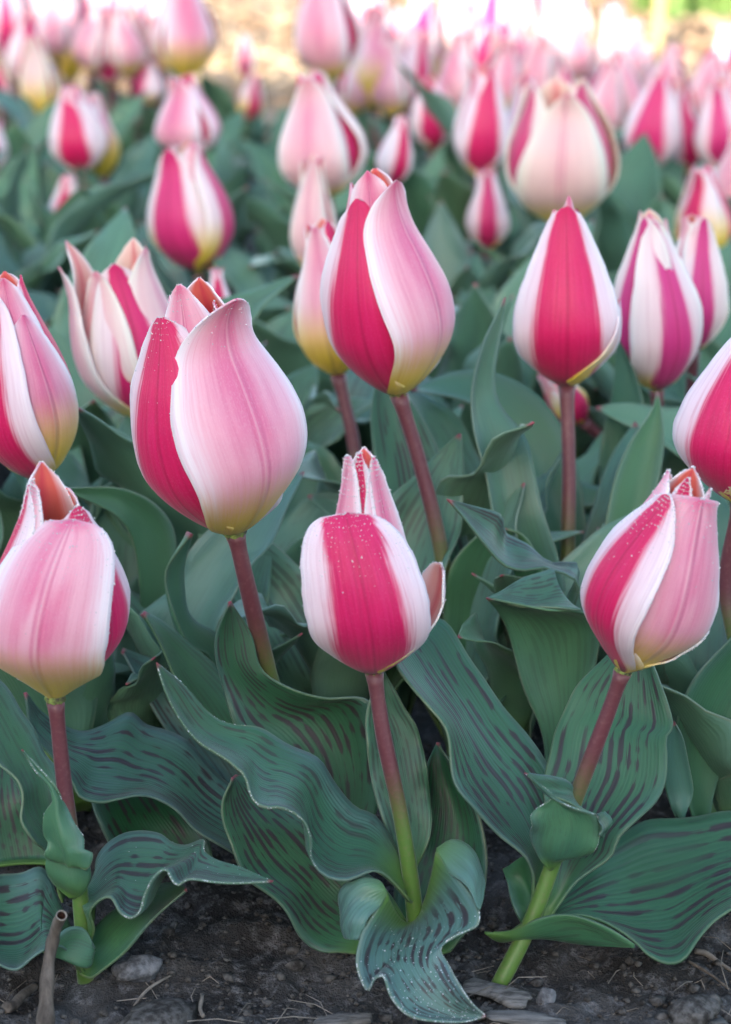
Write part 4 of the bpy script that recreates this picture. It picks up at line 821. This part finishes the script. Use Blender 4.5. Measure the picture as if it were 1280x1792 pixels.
NEAR = {'f4': 'the large S-curved bloom', 'f5': 'the tall flaring crimson tulip', 'f6': 'the upright tulip on its straight red stem', 'f7': 'the twisted pink tulip', 'f8': 'the half opened cream tulip',
        'f9': 'the cream tulip with two mauve stripes', 'f10': 'the big deep crimson tulip', 'f11': 'the slim yellow footed tulip', 'f12': 'the small nodding tulip', 'f13': 'the narrow pink bud',
        3: 'the white olive footed tulip', 5: 'the large washed-out pink tulip', 0: 'the crimson striped tulip with bent stem', 2: 'the small low red bud', 4: 'the rounded pink tulip', 19: 'the long necked tulip',
        20: 'the small striped bud', 26: 'the big open pale tulip', 31: 'the mauve striped tulip with visible stem', 34: 'the orange footed leaning tulip', 18: 'the teardrop tulip', 11: 'the cream tulip with pink flush', 8: 'the tall pale pink tulip', 9: 'the white tulip with dark red foot', 33: 'the upright mauve striped tulip'}
near_pts = [((T[k][1] if isinstance(k, str) else back_roots[k][1])[:2], s) for k, s in NEAR.items()]
def tuft(x, y, scale, n_leaves=4):
    r = bpy.data.objects.new('tulip_plant', None); C.objects.link(r); r.location = (x, y, 0); r.empty_display_size = .02
    s = min(near_pts, key=lambda t: (t[0][0] - x) ** 2 + (t[0][1] - y) ** 2)[1]
    tag(r, 'flowerless grey-green leaf tuft growing next to ' + s, 'tulip plant', 'flowerless tulip plants')
    leafy(r, n_leaves, rng, scale); spots.append((x, y))
for X_, Y_, s_ in ((140, 1452, .8), (255, 1400, .85), (360, 1380, .8), (600, 1370, .8), (680, 1330, .85), (880, 1370, .75), (1060, 1360, .8), (1130, 1330, .85), (1230, 1390, .8), (30, 1380, .85), (-60, 1400, .85), (1360, 1400, .8), (200, 1270, .9), (430, 1260, .9)):
    p_ = ground_px(X_, Y_); tuft(p_[0], p_[1], s_)
n = 0
for it in range(6000):
    y = .98 + 1.10 * rng.random(); x = rng.uniform(-1, 1) * (.26 + .17 * y)
    if all((x - a) ** 2 + (y - b) ** 2 > (.052 + .012 * y) ** 2 for a, b in spots): n += 1; tuft(x, y, rng.uniform(.85, 1.1))
    if n >= 130: break
print('tufts', n)

# ------------------------------------------------------------------ things on the soil
def lump(name, p, s, mat, seed, rot=0.0, sq=(1, 1, .7)):
    v0, f0 = ico(); rs = np.random.RandomState(seed)
    import bmesh
    bm = bmesh.new(); bmesh.ops.create_icosphere(bm, subdivisions=3, radius=1)
    V = np.array([v.co[:] for v in bm.verts]); Fc = np.array([[v.index for v in f.verts] for f in bm.faces]); bm.free()
    k = np.array([1 + .30 * mnoise.noise(Vector(v * 1.3 + seed)) + .14 * mnoise.noise(Vector(v * 3.1 + seed)) + .09 * mnoise.noise(Vector(v * 8 + seed)) + .05 * mnoise.noise(Vector(v * 17 + seed)) for v in V])
    V = V * k[:, None] * np.array(sq) * s
    o = link(name, make_mesh(name, V, Fc, None, [mat], smooth=True)); o.location = p; o.rotation_euler = (0, 0, rot); return o
def on(x, y, up=0.0):
    p = ground_px(x, y); p[2] = float(soil_h(np.array([p[0]]), np.array([p[1]]))[0]) + up; return p
tag(lump('stone', on(956, 1740, .002), .0042, M_STONE, 3, .3, (.8, .7, 1.25)), 'small pale upright stone on dark soil under the wide striped leaf', 'stone')
tag(lump('soil_clod', on(240, 1696, .002), .0068, M_STONE, 8, .3, (1.3, .8, .7)), 'pale grey crumbly clod on the soil beside the yellow footed tulip', 'soil clod')
tag(lump('soil_clod', on(270, 1775, .0), .011, M_CLOD, 12, .8, (1.5, .9, .5)), 'broad flat soil clod near the broken hollow stalk', 'soil clod')
tag(lump('soil_clod', on(1215, 1770, .0), .008, M_CLOD, 17, .8, (1.4, .9, .6)), 'dark soil clod below the tip of the wide striped leaf', 'soil clod')
# dry hollow stalk
st = bpy.data.objects.new('dry_stalk', None); C.objects.link(st); G = ground_px(78, 1792); st.location = G
tag(st, 'broken hollow grey-brown plant stalk standing upright out of the soil', 'dry stalk')
pts = np.array([px(80, 1800, .82), px(82, 1730, .822), px(86, 1680, .824), px(93, 1645, .823), px(100, 1620, .818), px(108, 1602, .811)]) - G
rad = [.0033, .0028, .0024, .0021, .0020, .0020]
path = arc_resample(pts, 40); rr = dense(rad, 40) * (1 + .10 * np.sin(np.linspace(0, 23, 40)) * np.linspace(1, .2, 40)); rr[24:27] *= 1.12
v, q, uv = tube(path, rr, 14, cap=False); link('stalk', make_mesh('stalk', v, q, uv, [M_STALK]), st)
d = path[-1] - path[-2]; d /= np.linalg.norm(d)
def rings(c, d, prof, sides=16):
    X = np.cross(d, [0, 0, 1.0]); X /= np.linalg.norm(X); Y = np.cross(d, X); an = np.linspace(0, 2 * np.pi, sides, endpoint=False)
    V = np.array([c + d * o_ + r_ * (math.cos(t) * X + math.sin(t) * Y) for o_, r_ in prof for t in an])
    Q = [(i * sides + k, i * sides + (k + 1) % sides, (i + 1) * sides + (k + 1) % sides, (i + 1) * sides + k) for i in range(len(prof) - 1) for k in range(sides)]
    return V, Q
v, q = rings(path[-1], d, [(-.0004, .00202), (.0002, .0020), (.0002, .0016), (-.0008, .00155)]); link('rim', make_mesh('rim', v, q, None, [M_STRAW]), st)
v, q = rings(path[-1], d, [(-.0006, .00155), (-.005, .0013), (-.005, .0001)]); link('pith', make_mesh('pith', v, q, None, [M_HOLE]), st)
def stick(name, a, b, r, label, mat=M_STRAW, bend=0.0, cat='twig', up=.001):
    A, B = on(*a, up), on(*b, up); m = (A + B) / 2 + np.array([0, 0, bend])
    rs = np.random.RandomState(int(a[0])); p = arc_resample(np.array([A, A * .6 + m * .4 + rs.normal(0, .0006, 3), m, B]), 14)
    v, q, uv = tube(p - A, r * np.linspace(1.1, .7, 14) * (1 + .15 * rs.rand(14)), 7)
    o = link(name, make_mesh(name, v, q, uv, [mat])); o.location = A; tag(o, label, cat)
stick('twig', (10, 1752), (62, 1700), .0019, 'thick dead twig lying behind the broken hollow stalk', M_STALK, up=.002)
stick('twig', (1218, 1648), (1300, 1680), .0010, 'thin brown twig lying past the wide striped leaf', M_STRAW, .001)
stick('twig', (1205, 1672), (1290, 1722), .0006, 'very fine dark twig under the wide striped leaf', M_STALK, .001)
stick('twig', (235, 1738), (300, 1690), .0006, 'thin dry twig slanting across the soil by the pale clod', M_STRAW, .002)
stick('twig', (356, 1768), (352, 1715), .0007, 'short upright-looking pale straw on open soil', M_STRAW, .003)
def slat(name, a, b, w, label, seed):
    A, B = on(*a, .0035), on(*b, .0025); n_ = 16; p = arc_resample(np.array([A, (A + B) / 2 + [0, 0, .0006], B]), n_); rs = np.random.RandomState(seed)
    d = (B - A) / np.linalg.norm(B - A); side = np.cross(d, [0, 0, 1]); side /= np.linalg.norm(side)
    c = np.linspace(-1, 1, 7); e = 1 + .2 * np.sin(np.linspace(0, 7, n_) + seed)
    e[0] *= .35; e[-1] *= .5
    P = p[:, None] + side[None, None] * (w / 2 * e[:, None] * c[None])[..., None] + np.array([0, 0, 1])[None, None] * (.0012 * (1 - c ** 2)[None] + .0006 * np.sin(c[None] * 9 + np.linspace(0, 3, n_)[:, None]))[..., None]
    vt, q, uv, mi = sheet(P - A, np.broadcast_to(c, (n_, 7)), np.broadcast_to(np.linspace(0, 1, n_)[:, None], (n_, 7)), .0012)
    o = link(name, make_mesh(name, vt, q, uv, [M_WOOD, M_WOOD], mi)); o.location = A; tag(o, label, 'wood piece')
slat('wood_splinter', (815, 1722), (925, 1752), .010, 'grey weathered wood splinter behind the dewy leaf tip', 2)
slat('wood_splinter', (850, 1780), (990, 1782), .007, 'long grey weathered wood splinter touching the dewy leaf tip', 4)
slat('wood_splinter', (550, 1782), (650, 1776), .006, 'thin grey wood splinter under the dew covered leaf', 6)
# crumbs and fibres
rs = np.random.RandomState(9); n = 9000; v0, f0 = ico()
import bmesh as _b
bm = _b.new(); _b.ops.create_icosphere(bm, subdivisions=1, radius=1); v1 = np.array([v.co[:] for v in bm.verts]); f1 = np.array([[v.index for v in f.verts] for f in bm.faces]); bm.free()
xx, yy = rs.uniform(-.24, .24, n), .68 + .5 * rs.rand(n) ** 1.4; zz = soil_h(xx, yy)
sz = np.clip(np.exp(rs.normal(-7.1, .5, n)), .0003, .004)
VV = (v1[None] * (1 + rs.uniform(-.5, .5, (n, len(v1), 3)))) * sz[:, None, None] * np.array([1, 1, .7]) + np.stack([xx, yy, zz + sz * .2], 1)[:, None]
FF = (np.arange(n)[:, None, None] * len(v1) + f1[None]).reshape(-1, 3)
o = link('soil_crumbs', make_mesh('soil_crumbs', VV.reshape(-1, 3), FF, None, [M_CLOD], smooth=False)); o['kind'] = 'stuff'; tag(o, 'dark crumbs of soil scattered over the bed surface', 'soil')
VV, QQ, off = [], [], 0
for i in range(240):
    x, y = rs.uniform(-.22, .22), .70 + .3 * rs.rand() ** 1.3; a = rs.uniform(0, 6.28); l = rs.uniform(.004, .022)
    z = float(soil_h(np.array([x]), np.array([y]))[0]); p0 = np.array([x, y, z + .001]); dd = np.array([math.cos(a), math.sin(a), rs.uniform(-.1, .25)]) * l
    v, q, uv = tube([p0, p0 + dd * .5 + rs.normal(0, .0012, 3) + [0, 0, .0012], p0 + dd], [.0002, .00026, .00015], 4, cap=False); VV.append(v); QQ.append(q + off); off += len(v)
o = link('dry_fibres', make_mesh('dry_fibres', np.vstack(VV), np.vstack(QQ), None, [M_STRAW])); o['kind'] = 'stuff'; tag(o, 'pale dry root fibres strewn over the dark soil', 'plant fibres')
# stake and green clump by the path
G = ground_px(1150, 108); sk = bpy.data.objects.new('garden_stake', None); C.objects.link(sk); sk.location = G
tag(sk, 'pale yellow garden cane standing in the sunlit bark path', 'garden stake')
v, q, uv = tube([(0, 0, -.02), (.002, 0, .2), (.004, 0, .45), (.006, 0, .7)], [.0085, .0085, .008, .0075], 10); link('cane', make_mesh('cane', v, q, uv, [M_STAKE]), sk)
for zz in (.16, .40, .62):
    v, q, uv = tube([(.005 * zz / .5, 0, zz - .004), (.005 * zz / .5, 0, zz), (.005 * zz / .5, 0, zz + .004)], [.0086, .0105, .0086], 10); link('cane_node', make_mesh('cane_node', v, q, uv, [M_STAKE]), sk)
def grass_clump(x, y, n, h, spread, label, seed):
    G = ground_px(x, y); rs = np.random.RandomState(seed); VV, QQ, off = [], [], 0
    for i in range(n):
        a = rs.uniform(0, 6.28); r0 = spread * rs.rand() ** .5; p = np.array([math.cos(a) * r0, math.sin(a) * r0, 0]); l = h * rs.uniform(.6, 1.2); b = rs.uniform(0, 6.28); k = rs.uniform(.2, .9)
        s = np.linspace(0, 1, 5); mid = p + np.stack([math.cos(b) * k * l * s ** 2, math.sin(b) * k * l * s ** 2, l * (s - .35 * k * s ** 2)], 1); w = .006 * (1 - s ** 1.5) + .0006
        sd = np.array([-math.sin(b), math.cos(b), 0]); A = mid - sd * w[:, None]; B = mid + sd * w[:, None]; Cc = mid + np.array([0, 0, .002])
        v = np.stack([A, Cc, B], 1).reshape(-1, 3); qq = [(i_ * 3 + j, i_ * 3 + j + 1, i_ * 3 + j + 4, i_ * 3 + j + 3) for i_ in range(4) for j in range(2)]
        VV.append(v); QQ.append(np.array(qq) + off); off += len(v)
    r = bpy.data.objects.new('grass_clump', None); C.objects.link(r); r.location = G; tag(r, label, 'grass clump', 'grass clumps beyond the path')
    b = link('blades', make_mesh('blades', np.vstack(VV), np.vstack(QQ), None, [M_GRASS]), r); b['kind'] = 'stuff'
grass_clump(1215, 38, 260, .20, .10, 'sunlit green grass clump just past the pale cane', 1)
grass_clump(1300, 30, 260, .22, .12, 'larger sunlit green grass clump farther along from the pale cane', 2)
grass_clump(790, -5, 160, .12, .08, 'low green grass clump alone on the bark path', 3)
